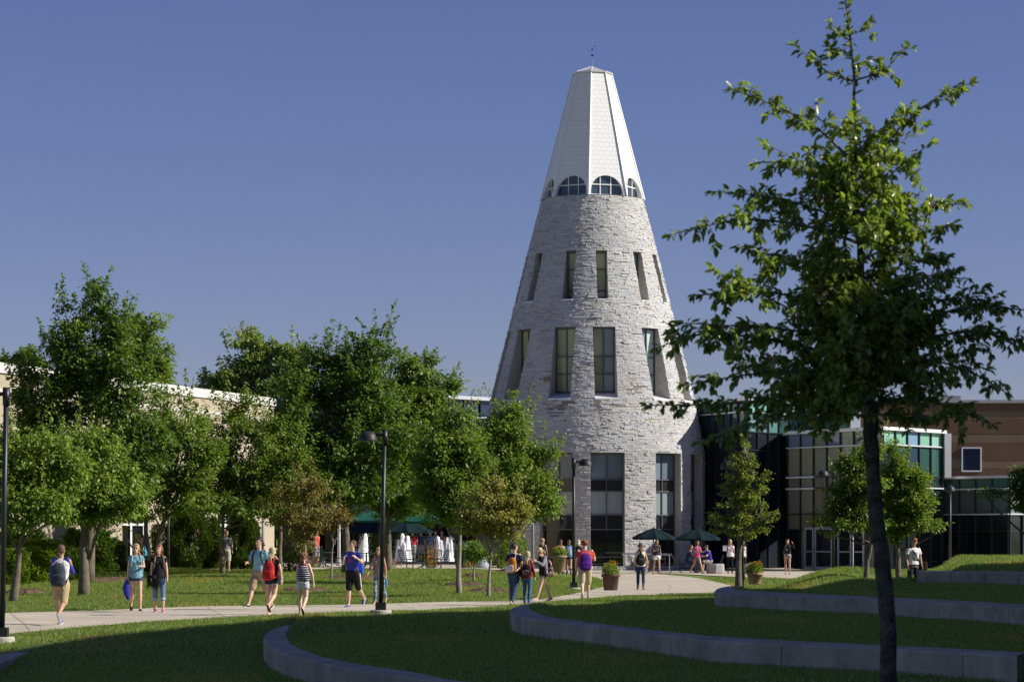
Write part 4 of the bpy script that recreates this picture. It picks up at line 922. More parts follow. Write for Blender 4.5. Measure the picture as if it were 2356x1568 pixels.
evergreen("leafy_bush", "green bush behind the slim yellowing tree near the tower foot", 1195, 1302, 1235, 18, 143, 1500, 'bright', 59, group=HG, leaf=.12, box=True)
evergreen("leafy_bush", "dark low bush behind the green trash can", 1085, 1304, 1250, 30, 144, 1900, 'dark', 60, group=HG, leaf=.12, box=True)
evergreen("leafy_bush", "tall dark bush against the brick wall behind the thickest trunk", 205, 1290, 1185, 52, 115, 9000, 'dark', 61, group=HG, leaf=.15, box=True)
evergreen("leafy_bush", "dark bush between the curved trunk and the broad evergreen", 385, 1300, 1200, 34, 128, 6000, 'dark', 62, group=HG, leaf=.14, box=True)
evergreen("leafy_bush", "dark rounded bush at the foot of the wall beside the dark window", 262, 1288, 1218, 24, 119, 4500, 'mid', 63, group=HG, leaf=.12, box=True)
evergreen("leafy_bush", "tall bush filling the corner behind the forked tree at the far left", 40, 1290, 1180, 60, 109, 9000, 'mid', 64, group=HG, leaf=.15, box=True)
# far wood closing the horizon behind the campus
rng = np.random.default_rng(77); n = 9000; t = rng.uniform(-1, 1, n)
C = np.c_[t*160, 330+rng.uniform(0, 30, n)+abs(t)*20, rng.uniform(0, 1, n)**.7*(7.5+2*np.sin(t*23)+1.5*np.sin(t*61))]
V, Fc, cc = leaf_cloud(C, unit(n, rng), 3.2, rng, np.array(PAL['dark'])[rng.integers(0, 4, n)], .2, .9)
tag(npmesh("distant_wood", V, Fc, M_leaf, None, cc), "dark distant wood low on the horizon", "wood", kind="stuff")

# mulch rings
def mulch(px, py, rx, ry, label, seed):
    c = hit(px, py); r = random.Random(seed); X = rx*c.y/F; Yr = X*.9; n = 28; b = MB(); ring = []
    for k in range(n):
        a = 2*math.pi*k/n; j = 1+r.uniform(-.12, .12); x, y = c.x+math.cos(a)*X*j, c.y+math.sin(a)*Yr*j; ring.append((x, y, gz(x, y)-.01))
    ring2 = [(c.x+(x-c.x)*.6, c.y+(y-c.y)*.6, gz(c.x+(x-c.x)*.6, c.y+(y-c.y)*.6)+.15) for x, y, z in ring]; top_ = (c.x, c.y, c.z+.21)
    for k in range(n):
        k2 = (k+1) % n; b.face([ring[k], ring[k2], ring2[k2], ring2[k]]); b.face([ring2[k], ring2[k2], top_])
    for _ in range(260):
        a, q = r.uniform(0, 6.283), math.sqrt(r.random()); x, y = c.x+math.cos(a)*X*q, c.y+math.sin(a)*Yr*q; z = gz(x, y)+(.15*(1-q)/.4 if q > .6 else .15+.06*(.6-q)/.6)+.012
        d = Vector((r.uniform(-1, 1), r.uniform(-1, 1), r.uniform(-.2, .4))).normalized()*.05; e = Vector((-d.y, d.x, .02))*.3
        p = Vector((x, y, z)); b.face([p-d, p+e, p+d, p-e])
    tag(b.build("mulch_ring", M_mulch, None, True), label, "mulch bed", "mulch rings round the tree trunks", "thing")
for i, (px, py, rx, lb) in enumerate([(60,1367,62,"mulch ring round the forked tree at the far left"),(255,1338,92,"mulch bed stretching right from the thickest trunk"),(1072,1349,62,"mulch ring round the straight pale trunk right of the fountain"),(1125,1364,64,"mulch ring round the slim yellowing tree"),(815,1332,78,"mulch ring of the big maple behind the man in blue tee"),(700,1362,72,"mulch ring on the lawn behind the woman with striped backpack"),(1090,1329,30,"small mulch ring of the shrub-like tree"),(1178,1318,40,"mulch ring of the brightest young maple")]):
    mulch(px, py, rx, 0, lb, 80+i)
MULCH = [(hit(px, py), rx) for px, py, rx in [(60,1367,62),(255,1338,92),(1072,1349,62),(1125,1364,64),(815,1332,78),(700,1362,72),(1090,1329,30),(1178,1318,40)]]

# ------------------------------------------------------------------ foreground tree
FY = 16.0
def foreground_tree():
    r = random.Random(5); rng = np.random.default_rng(5); s = FY/F
    base = Vector((px2(2046, FY), FY, gz(px2(2046, FY), FY)))
    root = empty("young_pear_tree", base, "tall out-of-focus young tree closest to the camera, its dark trunk crossing the terrace walls", "tree")
    tr = [(2048,1720,21),(2046,1580,20),(2042,1450,19.5),(2031,1300,18.5),(2018,1200,18),(2012,1120,17.5),(2004,1020,17),(2001,950,17),(1996,850,13),(1988,740,10),(1982,640,8.5),(1976,520,6.5),(1970,420,5),(1967,290,3.6),(1965,180,2.6),(1956,80,2),(1946,10,1.5),(1943,-20,1)]
    T = [P(a, b_, FY) for a, b_, c in tr]; T.insert(0, base-Vector((0, 0, .1))); rad = [.062]+[c*s for a, b_, c in tr]
    TT, RR_ = [], []
    for i in range(len(T)-1):
        for t in (0, .33, .66): TT.append(T[i].lerp(T[i+1], t)+Vector((r.uniform(-1, 1), r.uniform(-1, 1), 0))*rad[i]*.10); RR_.append((rad[i]*(1-t)+rad[i+1]*t)*r.uniform(.96, 1.05))
    TT.append(T[-1]); RR_.append(rad[-1]); b = MB(); b.tube(TT, RR_, 12)
    for (kx, ky, kr) in ((2012,1240,8),(2044,1345,7),(1997,1010,7)):   # knots of old branches
        k = P(kx, ky, FY-.02); b.tube([k+Vector((0, .03, -.01)), k, k+Vector(((kx-2020)*s*.25, -.01, .008))], [kr*s*1.2, kr*s, kr*s*.5], 7)
    b.build("trunk", mat("dark_young_bark", (.095, .085, .07), .95, spec=.15, noise=[(18, .5), (70, .4), (4, .2)], bump=(45, 1, .02)), root, True)
    def tpx(y):   # trunk px at a height
        ys_ = [c[1] for c in tr][::-1]; return np.interp(y, ys_, [c[0] for c in tr][::-1])
    br = [  # y0 on trunk, mid, end, width, depth offset of end
     (188,[(1900,165)],(1830,104),2.4,-.05),(185,[(2040,165),(2070,118)],(2098,110),2.2,.05),(80,[(1985,70)],(2000,52),1.2,0),(95,[(1935,80)],(1915,55),1.2,0),(130,[(1930,125)],(1912,110),1,0),(150,[(1995,140)],(2012,135),1,0),
     (380,[(1880,290),(1790,245)],(1685,205),3.4,-.25),(330,[(1930,300)],(1870,265),2,.1),(420,[(2060,300),(2150,225)],(2231,192),3.4,.2),(360,[(2040,290)],(2085,255),2,-.1),
     (470,[(1880,410),(1800,370)],(1735,375),2.8,.3),(500,[(1900,400)],(1760,330),2.4,-.4),(560,[(1870,520),(1760,505),(1690,503)],(1543,540),3.6,-.3),(520,[(1850,470),(1760,450)],(1640,440),2.8,.35),
     (640,[(1850,600)],(1700,570),2.6,.4),(620,[(1880,560)],(1740,640),2.4,-.35),(560,[(2080,500),(2150,470)],(2222,470),3,.25),(480,[(2050,400)],(2140,330),2.4,-.3),(600,[(2100,540)],(2190,520),2.6,-.3),(660,[(2090,600)],(2180,590),2.4,.4),(450,[(2020,360)],(2125,292),1.8,.3),
     (760,[(1870,690),(1740,665)],(1598,680),3.6,.2),(800,[(1850,760),(1700,750)],(1560,742),3.2,-.3),(860,[(1850,790),(1700,770),(1600,765)],(1513,800),4,.1),(820,[(1800,700)],(1640,620),2.8,-.5),
     (900,[(1850,850),(1720,860)],(1573,886),3.6,-.3),(930,[(1850,900),(1700,930)],(1490,932),4,.25),(900,[(1820,870)],(1650,800),3,.5),(960,[(1900,940),(1780,960)],(1610,1015),3.8,-.1),(940,[(1850,930)],(1690,990),3,.5),
     (760,[(2100,690),(2200,690)],(2300,712),3.4,.2),(800,[(2120,730),(2250,700)],(2375,715),4,-.15),(850,[(2150,770),(2260,760)],(2390,800),4,.3),(880,[(2120,820),(2230,850)],(2318,905),3.6,-.3),(900,[(2130,830)],(2260,800),3,.5),(930,[(2100,910),(2180,930)],(2282,975),3.6,.1),(950,[(2080,960)],(2200,960),3,-.4),(700,[(2090,640)],(2225,640),3,.3),(720,[(2070,680)],(2200,620),2.6,-.4),(860,[(2090,850)],(2200,880),3,.6),
    ]
    bb = MB(); segs = []
    def to3(px, py, dy): return P(px, py, FY+dy)
    for y0, mids, e, wd, dy in br:
        n = len(mids)+1; pts = [to3(tpx(y0), y0, 0)]+[to3(m[0], m[1], dy*(i+1)/n) for i, m in enumerate(mids)]+[to3(e[0], e[1], dy)]
        # smooth
        t = np.linspace(0, 1, 14); A = np.array(pts); q = np.linspace(0, 1, len(A)); S = np.c_[np.interp(t, q, A[:, 0]), np.interp(t, q, A[:, 1]), np.interp(t, q, A[:, 2])]
        for _ in range(2): S[1:-1] = (S[:-2]+2*S[1:-1]+S[2:])/4
        bb.tube([Vector(x) for x in S], np.linspace(wd*s*1.15, wd*s*.35, 14), 6, cap=False); segs.append((S, 1.0))
    for k in range(92):   # limbs reaching towards and away from the camera
        y0 = 300+650*r.random()**.75; f_ = (y0-150)/800; st = to3(tpx(y0), y0, 0); a = r.uniform(0, 6.283); Ln = (60+300*f_)*s*r.uniform(.5, .9)
        e = st+Vector((math.cos(a)*Ln*.75, math.sin(a)*Ln, r.uniform(.1, .5)*Ln)); m_ = st.lerp(e, .5)+Vector((0, 0, -.08*Ln)); S = np.array(bez(st, m_, e, 12))
        bb.tube([Vector(x) for x in S], np.linspace(.006, .002, 12), 5, cap=False); segs.append((S, 1.0))
    C, D, cc = [], [], []; pal = np.array([(.19, .26, .055), (.24, .31, .075), (.14, .19, .045), (.32, .36, .13)])
    def leaves(S, step, start):
        L = np.r_[0, np.cumsum(np.linalg.norm(np.diff(S, axis=0), axis=1))]; u = L[-1]*start
        while u < L[-1]:
            p = np.array([np.interp(u, L, S[:, k]) for k in range(3)]); t_ = S[min(len(S)-1, np.searchsorted(L, u)+0)]-S[max(0, np.searchsorted(L, u)-1)]; t_ = t_/(np.linalg.norm(t_)+1e-9)
            for _ in range(r.choice([1, 1, 2, 2])):
                d = rng.normal(size=3)*.75+t_*.55+np.array([0, 0, -.15]); C.append(p+rng.normal(0, .006, 3)); D.append(d/np.linalg.norm(d)); cc.append(pal[r.randrange(4)]*r.uniform(.8, 1.25))
            u += step*r.uniform(.6, 1.4)
        for _ in range(4):
            d = rng.normal(size=3)*.5+t_; C.append(S[-1]); D.append(d/np.linalg.norm(d)); cc.append(pal[r.randrange(4)]*r.uniform(.9, 1.3))
    for S, _ in segs:
        leaves(S, .026 if S[-1][2] > 4.3 else .020, .2); L = np.linalg.norm(S[-1]-S[0])
        k = int(L/.062)+1
        for j in range(k):
            u = r.uniform(.15, .92); i = int(u*(len(S)-1)); p = S[i]; t_ = S[min(i+1, len(S)-1)]-S[i-1 if i else 0]; t_ /= np.linalg.norm(t_)+1e-9
            d = rng.normal(size=3)*np.array([.7, .9, .6])+t_*.7; d /= np.linalg.norm(d); ln = r.uniform(.08, .24)*(1.15-u*.6)
            if p[2] > 4.6: ln *= .45
            if p[2] > 4.25 and r.random() < .4: continue
            e = p+d*ln; tw = np.array([p, (p+e)/2+np.array([0, 0, .01]), e+np.array([0, 0, -.012])]); bb.tube([Vector(x) for x in tw], [.0028, .002, .0012], 4, cap=False); leaves(tw, .017, .15)
    S = np.array([P(tpx(y), y, FY) for y in range(300, -20, -20)]); leaves(S, .02, 0)
    bb.build("branches", M_bark, root)
    C, D, cc = np.array(C), np.array(D), np.array(cc); msk = rng.random(len(C)) < .004; cc[msk] = (.30, .05, .02)
    V, Fc, c2 = leaf_cloud(C, D, .054, rng, cc, .25, .50, shape=8)
    npmesh("crown", V, Fc, leafmat("glossy_leaf", .34, .24), root, c2)
    print("fg leaves", len(C))
    return root
foreground_tree()
# ------------------------------------------------------------------ street furniture
M_black = mat("black_powder_coat", (.018, .019, .022), .45, spec=.5, noise=(20, .1))
M_foot = mat("footing_concrete", (.46, .43, .38), .9, noise=(8, .12), bump=(40, .4, .01))
def lamp(px, py_base, py_top, Y, label, side, footing=True, tilt=0, hh=1.0, seed=0):
    b0 = P(px, py_base, Y) if py_base else None; x0 = px2(px, Y); g = gz(x0, Y); zt = ZC+(HY-py_top)/F*Y
    root = empty("lamp_post", (x0, Y, g), label, "lamp post", "black dome-headed lamp posts")
    h = zt-g; tx = tilt
    m = MB(); m.tube([(x0, Y, g+.15), (x0+tx*h, Y, g+h)], [.062, .052], 12); m.build("pole", M_black, root, True)
    m = MB(); m.tube([(x0+tx*h, Y, g+h-.36), (x0+tx*h, Y, g+h+.02)], .075, 12); m.build("collar", M_black, root, True)
    if footing:
        m = MB(); m.lathe((x0, Y, g-.2), [(.27, 0), (.27, .3), (.255, .325), (.01, .326)], 24); m.build("footing", M_foot, root)
        m = MB(); m.box((x0, Y, g+.22), (.26, .26, .19)); m.build("base_cover", M_black, root)
        m = MB(); m.box((x0+.055, Y-.03, g+.75), (.06, .05, .22)); m.build("access_box", M_black, root)
    cx_ = x0+tx*h+side*.42
    m = MB(); m.tube([(x0+tx*h, Y, g+h-.12), (x0+tx*h+side*.2, Y, g+h-.12), (x0+tx*h+side*.26, Y, g+h-.16)], .038, 8); m.build("arm", M_black, root)
    m = MB(); prof = [(.235, 0)]+[(.235*math.cos(t)**.8 if t < 1.5 else .005, .235*math.sin(t)) for t in np.linspace(.1, 1.56, 8)]
    m.lathe((cx_, Y, g+h-.24), [(.24, -.02), (.24, .0)]+prof[1:], 22); m.build("lamp_head", mat("lamp_dome", (.028, .029, .033), .5, spec=.4), root, True)
    return root
lamp(4, 1462, 893, 57.5, "lamp post cut by the left frame edge, standing on a concrete footing", -1, tilt=.018)
lamp(876, 1412, 990, 69.5, "lamp post in the path edge before the fountain, dome pointing left", -1, tilt=.022)
lamp(1320, 1330, 1054, 99, "lamp post in front of the stone tower, dome pointing right", 1)
lamp(1917, 1310, 1080, 118, "lamp post before the entrance pavilion, dome pointing left", -1)
lamp(1707, 1340, 1058, 84, "lamp post hidden behind the slender conical tree, dome pointing left", -1)
lamp(2186, 1300, 1116, 128, "lamp post in front of the low glass wing at the right", 0)
def pole(px, y0, y1, Y, label, r, color, flare=0, cat="pole"):
    x = px2(px, Y); z1 = ZC+(HY-y1)/F*Y; g = gz(x, Y); m = MB()
    m.lathe((x, Y, g), [(r*(1+2.2*flare), 0), (r*(1+2.0*flare), .12), (r*(1+flare*.7), .35), (r, .6), (r*.92, z1-g), (.01, z1-g+.02)], 14)
    return tag(m.build("pole" if cat == "pole" else "bollard", cmat(color, .45), None, True), label, cat)
pole(388, 1285, 1150, 125, "thin dark pole in front of the broad evergreen", .05, (.03, .03, .035))
pole(605, 1300, 1185, 132, "grey pole before the sunlit brick pier", .07, (.25, .26, .28))
pole(780, 1305, 1165, 142, "pale grey pole on the fountain plaza beside the thick maple trunk", .085, (.38, .40, .43), .3)
pole(1226, 1310, 1120, 146, "grey pole at the left of the tower's ground-floor windows", .075, (.17, .18, .20))
pole(1110, 1311, 1270, 137, "short grey tapered bollard between the young trees", .10, (.28, .31, .34), 1.6, "bollard")
pole(1962, 1300, 1235, 120, "thin pale post behind the leaning-trunk tree", .04, (.30, .31, .30))

def planter(px, py, Y, hp, rp, color, label, flowers):
    s = Y/F; x = px2(px, Y); g = gz(x, Y) if py is None else ZC-(py-HY)*s; H = hp*s; R = rp*s
    g = max(g, gz(x, Y)-.1)
    root = empty("flower_planter", (x, Y, g), label, "planter", "round planters with orange flowers")
    m = MB(); m.lathe((x, Y, g), [(R*.70, 0), (R*.76, .02), (R*.90, H-.09), (R*1.03, H-.085), (R*1.03, H-.01), (R*.99, H), (R*.86, H), (R*.84, H-.06), (.01, H-.06)], 28)
    m.build("pot", mat("planter_pot", color, .8, noise=[(3, .12), (20, .1)], bump=(40, .3, .01)), root, True)
    rng = np.random.default_rng(int(px)); n = 700; a = rng.uniform(0, 6.28, n); q = np.sqrt(rng.random(n))*R*.95; t = rng.random(n); fh = flowers*s
    C = np.c_[x+np.cos(a)*q, Y+np.sin(a)*q, g+H-.04+t*fh*(1-(q/R)**2*.5)]; cc = np.array(PAL['bright'])[rng.integers(0, 4, n)]
    V, Fc, c2 = leaf_cloud(C, unit(n, rng)+np.array([0, 0, .6]), .10, rng, cc, 0, .35); npmesh("foliage", V, Fc, M_leaf, root, c2)
    n = 26; a = rng.uniform(0, 6.28, n); q = np.sqrt(rng.random(n))*R*.9
    C = np.c_[x+np.cos(a)*q, Y+np.sin(a)*q, g+H+fh*(.75+.4*rng.random(n))*(1-(q/R)**2*.35)]
    C = np.repeat(C, 9, 0); D = unit(n*9, rng)*np.array([1, 1, .5]); cc = np.array([(.75, .33, .02), (.80, .45, .02), (.65, .22, .02)])[rng.integers(0, 3, n*9)]
    V, Fc, c2 = leaf_cloud(C, D, .042, rng, cc, 0, .6); npmesh("flowers", V, Fc, leafmat("petals", .15), root, c2); return root
planter(1405, 1357, 92, 37, 21, (.10, .055, .042), "dark brown planter with orange flowers at the edge of the path", 30)
planter(1287, 1316, 118, 39, 17, (.34, .235, .175), "tall tan planter behind the blonde woman in grey cardigan", 22)
planter(1737, 1343, 83.5, 27, 19, (.42, .25, .18), "terracotta planter on the grass terrace beside the slender tree", 26)
planter(1480, 1320, 128, 30, 12, (.36, .26, .20), "tan planter mostly hidden behind the woman in cream vest", 6)

# cafe tables with attached chairs, umbrellas
M_green = mat("green_coated_steel", (.012, .06, .05), .45, spec=.5)
def cafe_table(px, Y, label, rot=0, mtl=None, sc_=1.0, g=None):
    mtl = mtl or M_green; x = px2(px, Y); g = gz(x, Y)+.03 if g is None else g
    root = empty("cafe_table", (x, Y, g), label, "table", "green mesh cafe tables with attached chairs")
    m = MB(); m.lathe((x, Y, g), [(.01, .70), (.58, .70), (.6, .715), (.6, .735), (.01, .736)], 28); m.build("tabletop", mtl, root)
    m = MB()
    for k in range(3):
        a = rot+2.1*k; m.tube([(x+.08*math.cos(a), Y+.08*math.sin(a), g+.70), (x+.1*math.cos(a), Y+.1*math.sin(a), g+.15), (x+.42*math.cos(a), Y+.42*math.sin(a), g+.03)], .028, 8)
    m.build("pedestal", mtl, root)
    for k in range(4):
        a = rot+math.pi/4+math.pi/2*k; d = Vector((math.cos(a), math.sin(a), 0)); t = Vector((-d.y, d.x, 0)); c = Vector((x, Y, g))+d*.95
        m = MB()
        for s in (-1, 1):   # side rails of seat and back
            m.tube([c-d*.22+t*s*.22+Vector((0, 0, .45)), c+d*.18+t*s*.22+Vector((0, 0, .43)), c+d*.25+t*s*.22+Vector((0, 0, .55)), c+d*.36+t*s*.20+Vector((0, 0, .86))], .017, 6)
        m.tube([c+d*.36-t*.2+Vector((0, 0, .86)), c+d*.37+Vector((0, 0, .885)), c+d*.36+t*.2+Vector((0, 0, .86))], .017, 6)
        m.tube([c-d*.22-t*.22+Vector((0, 0, .45)), c-d*.24+Vector((0, 0, .45)), c-d*.22+t*.22+Vector((0, 0, .45))], .017, 6)
        for i in range(7):  # mesh wires
            u = -.18+.06*i; m.tube([c-d*.22+t*u+Vector((0, 0, .45)), c+d*.18+t*u+Vector((0, 0, .43)), c+d*.25+t*u+Vector((0, 0, .55)), c+d*.36+t*u*.92+Vector((0, 0, .86))], .0065, 4, cap=False)
        for v in (.1, .3, .5, .7, .9): p = .43+v*.43; m.tube([c+d*(.2+.16*v)-t*.21+Vector((0, 0, p)), c+d*(.2+.16*v)+t*.21+Vector((0, 0, p))], .0065, 4, cap=False)
        m.tube([c+Vector((0, 0, .43)), c+Vector((0, 0, .06)), c-d*.1+Vector((0, 0, .02))], .024, 8); m.tube([c+Vector((0, 0, .22)), Vector((x, Y, g+.25))+d*.1], .02, 6)
        m.build("chair", mtl, root)
    return root
def umbrella(px, py_rim, Y, rp, hp, label, color, base=True):
    s = Y/F; x = px2(px, Y); g = gz(x, Y)+.03; zr = ZC+(HY-py_rim)*s; R = rp*s; H = hp*s
    root = empty("patio_umbrella", (x, Y, g), label, "umbrella", "dark green patio umbrellas")
    m = MB(); n = 8
    for k in range(n):
        a0, a1 = 2*math.pi*(k+.1)/n, 2*math.pi*(k+1.1)/n; q0, q1 = Vector((math.cos(a0), math.sin(a0), 0)), Vector((math.cos(a1), math.sin(a1), 0))
        prev = None
        for t in np.linspace(0, 1, 6):
            z = zr+H*(1-t)*(1+.25*t); row = [Vector((x, Y, z))+q0.lerp(q1, f)*R*t*(1-.25*math.sin(math.pi*f)*.12)-Vector((0, 0, .05*math.sin(math.pi*f)*t)) for f in (0, .33, .67, 1)]
            if prev:
                for i in range(3): m.face([prev[i], row[i], row[i+1], prev[i+1]])
            prev = row
        for i in range(3): m.face([prev[i], prev[i]-Vector((0, 0, .09)), prev[i+1]-Vector((0, 0, .09)), prev[i+1]])
    m.build("canopy", mat("umbrella_cloth", color, .85, spec=.2, noise=(2, .1), trans=.12), root)
    m = MB(); m.tube([(x, Y, g), (x, Y, zr+H+.06)], .025, 8); m.build("pole", M_green, root)
    m = MB()
    for k in range(n): a = 2*math.pi*(k+.1)/n; m.tube([(x, Y, zr+H-.05), (x+R*math.cos(a), Y+R*math.sin(a), zr-.02)], .008, 4, cap=False)
    m.build("ribs", M_green, root); return root
gc, gc_shade = (.015, .10, .08), (.006, .022, .028)  # second tone: the green cloth darkened so its colour carries the shade
umbrella(872, 1195, 136, 88, 26, "bright green umbrella above the left fountain jet, behind the lamp post", gc)
umbrella(982, 1197, 131, 80, 30, "bright green umbrella over the cafe table between the fountain jets", gc)
umbrella(720, 1196, 134, 75, 26, "green umbrella mostly hidden behind the bronze-leaved tree", gc)
umbrella(850, 1221, 156, 60, 26, "dark shade-painted umbrella just above the leftmost fountain jet", gc_shade)
umbrella(935, 1221, 152, 62, 28, "dark shade-painted umbrella behind the middle fountain jet", gc_shade)
umbrella(1504, 1235, 142, 50, 22, "dark shade-painted umbrella in front of the tower foot, the left of two", gc_shade)
umbrella(1606, 1237, 146, 52, 22, "dark shade-painted umbrella over the two seated men, right of its twin", gc_shade)
cafe_table(975, 130.5, "cafe table and chairs in front of the two widest fountain jets", .25)
cafe_table(742, 134, "cafe table and chairs below the bronze-leaved tree", .7)
cafe_table(845, 134, "cafe table and chairs behind the man in blue tee", .2)
cafe_table(1606, 143.5, "shaded cafe table with two seated men", math.pi/4+.1, M_black)
cafe_table(1503, 141, "shaded cafe table behind the woman in white shorts", .4, M_black)
# concrete cube seats, rail, bin, basin, jets
for px, lb in ((1646, "squat concrete cube seat left of the woman in white tee"), (1730, "squat concrete cube seat behind the terracotta planter")):
    m = MB(); x = px2(px, 140); c = [(.34, 0), (.37, .06), (.37, .44), (.33, .5)]; m.lathe((x, 140, .02), [(a*1.25, z) for a, z in c]+[(.01, .5)], 8); o = m.build("cube_seat", mat("cast_concrete", (.36, .34, .33), .85, noise=(5, .1)), None); tag(o, lb, "seat", "concrete cube seats")
m = MB(); m.tube([(px2(1432, 149), 149, .95), (px2(1545, 147), 147, .93)], .05, 8)
for px in (1435, 1488, 1540): m.tube([(px2(px, 148), 148, .03), (px2(px, 148), 148, .95)], .025, 6)
tag(m.build("handrail", mat("pale_rail", (.42, .43, .45), .4, metal=.4), None), "pale metal rail low across the tower foot", "rail")
def bin_(px, Y, label):
    x = px2(px, Y); g = gz(x, Y)+.03; root = empty("trash_can", (x, Y, g), label, "trash can", "green slatted trash cans"); 
    m = MB(); m.lathe((x, Y, g), [(.27, .02), (.27, .9), (.01, .9)], 20); m.build("liner", cmat((.01, .015, .015), .6), root)
    m = MB()
    for k in range(26): a = 6.283*k/26; m.box((x+.31*math.cos(a), Y+.31*math.sin(a), g+.48), (.02, .045, .92), rot=a)
    for z in (.1, .5, .9): m.lathe((x, Y, g), [(.29, z), (.335, z), (.335, z+.04), (.29, z+.04), (.29, z)], 24, cap=False)
    m.build("slats", M_green, root)
    m = MB(); m.lathe((x, Y, g), [(.35, .95), (.34, 1.05), (.24, 1.2), (.10, 1.24), (.01, 1.24)], 20); m.build("lid", M_green, root, True)
bin_(1064, 133.5, "green trash can beside the straight pale young trunk")
m = MB(); fx0, fx1 = px2(800, 148), px2(1062, 148)
m.prism([(fx0, 146.6), (fx1, 146.6), (fx1, 150.5), (fx0, 150.5)], .05, .55)
bs = m.build("fountain_basin", mat("dark_granite", (.06, .06, .065), .5, noise=(5, .2)), None); tag(bs, "low dark stone fountain basin across the plaza", "fountain")
m = MB(); m.face([(fx0+.2, 146.8, .56), (fx1-.2, 146.8, .56), (fx1-.2, 150.3, .56), (fx0+.2, 150.3, .56)]); tag(m.build("water", mat("fountain_water", (.04, .06, .06), .08, bump=(4, .5, .05)), None), kind="structure")
M_foam = mat("water_foam", (.93, .95, .97), .6, spec=.5, bump=(16, .5, .04))
def jet(px, py_top, wp, lean, label, seed, cols):
    Y = 148; s = Y/F; rng = np.random.default_rng(seed); m = MB(); zb = .5
    for (dx, tt, ww) in cols:
        zt = ZC+(HY-tt)*s; x = px2(px+dx, Y); n, k = 26, 14; vs = []
        for i in range(n+1):
            t = i/n; R = ww*s*(1-.70*t**1.5)*(1+.03*rng.normal()+.05*math.sin(t*7+dx))*(.3 if i == n else 1)
            for j in range(k):
                a = 6.283*j/k; q = R*(1+.06*rng.normal()+.2*math.sin(a*3+dx)+.12*math.sin(a*5+dx*2+t*2)); vs.append((x+lean*s*t*t+q*math.cos(a), Y+q*math.sin(a)*.9, zb+(zt-zb)*t+rng.normal()*.02))
        fs = [(i*k+j, i*k+(j+1) % k, (i+1)*k+(j+1) % k, (i+1)*k+j) for i in range(n) for j in range(k)]+[tuple(range(n*k, n*k+k))]; m.raw(vs, fs)
    for _ in range(1100):  # flying drops
        dx, tt, ww = cols[rng.integers(len(cols))]; t = rng.random(); zt = ZC+(HY-tt)*s
        p = Vector((px2(px+dx, Y)+rng.normal()*ww*s*.85*(1.15-.5*t)+lean*s*t*t, Y+rng.normal()*ww*s*.6, zb+(zt-zb)*t)); r_ = rng.uniform(.006, .013)
        m.face([p+Vector((r_, 0, 0)), p+Vector((0, 0, r_*1.6)), p+Vector((-r_, 0, 0)), p+Vector((0, 0, -r_*1.4))])
    tag(m.build("fountain_jet", M_foam, None, True), label, "fountain jet", "white foaming fountain jets")
jet(836, 1226, 12, 3, "leftmost white water jet, rising between trunk and lamp post", 1, [(2, 1226, 10), (-6, 1252, 9), (-2, 1240, 11)])
jet(930, 1225, 22, 0, "widest white water jet with several peaks, just right of the lamp post", 2, [(-4, 1226, 10), (8, 1232, 10), (-12, 1240, 10), (0, 1245, 16)])
jet(1011, 1234, 14, -4, "slender white water jet behind the right-hand chairs", 3, [(0, 1233, 9), (8, 1243, 9), (2, 1252, 12)])
jet(1033, 1236, 10, 0, "rightmost white water jet beside the straight pale trunk", 4, [(-4, 1236, 7), (4, 1235, 7), (0, 1248, 10)])
def flowerbed(px, Y, w_, h_, n, colors, label, seed):
    rng = np.random.default_rng(seed); x = px2(px, Y); g = gz(x, Y); root = empty("flower_bed", (x, Y, g), label, "flowers", "flower clumps on the plaza")
    for nm, pal_, k, sz in (("foliage", PAL['mid'], n, .09), ("flowers", colors, n, .07)):
        C = np.c_[x+rng.normal(0, w_*.45, k), Y+rng.normal(0, .25, k), g+.05+np.abs(rng.normal(0, .5, k))*h_+(.1 if nm == "flowers" else 0)]
        V, Fc, c2 = leaf_cloud(C, unit(k, rng)+np.array([0, 0, .4]), sz, rng, np.array(pal_)[rng.integers(0, len(pal_), k)], 0, .7); npmesh(nm, V, Fc, M_leaf, root, c2)
flowerbed(893, 130, .45, .42, 420, [(.55, .18, .38), (.6, .25, .45), (.5, .3, .45)], "pink flowers spilling beside the middle fountain jet", 1)
flowerbed(712, 133, .6, .45, 350, [(.30, .08, .32), (.4, .12, .35)], "purple flowers below the bronze-leaved tree", 2)
flowerbed(991, 133.5, .42, .75, 450, [(.65, .10, .03), (.7, .16, .03)], "orange-red flowers in front of the slender jet", 3)
flowerbed(1082, 131, .35, .6, 220, [(.6, .10, .03), (.7, .2, .03)], "orange flowers between trash can and bollard", 4)
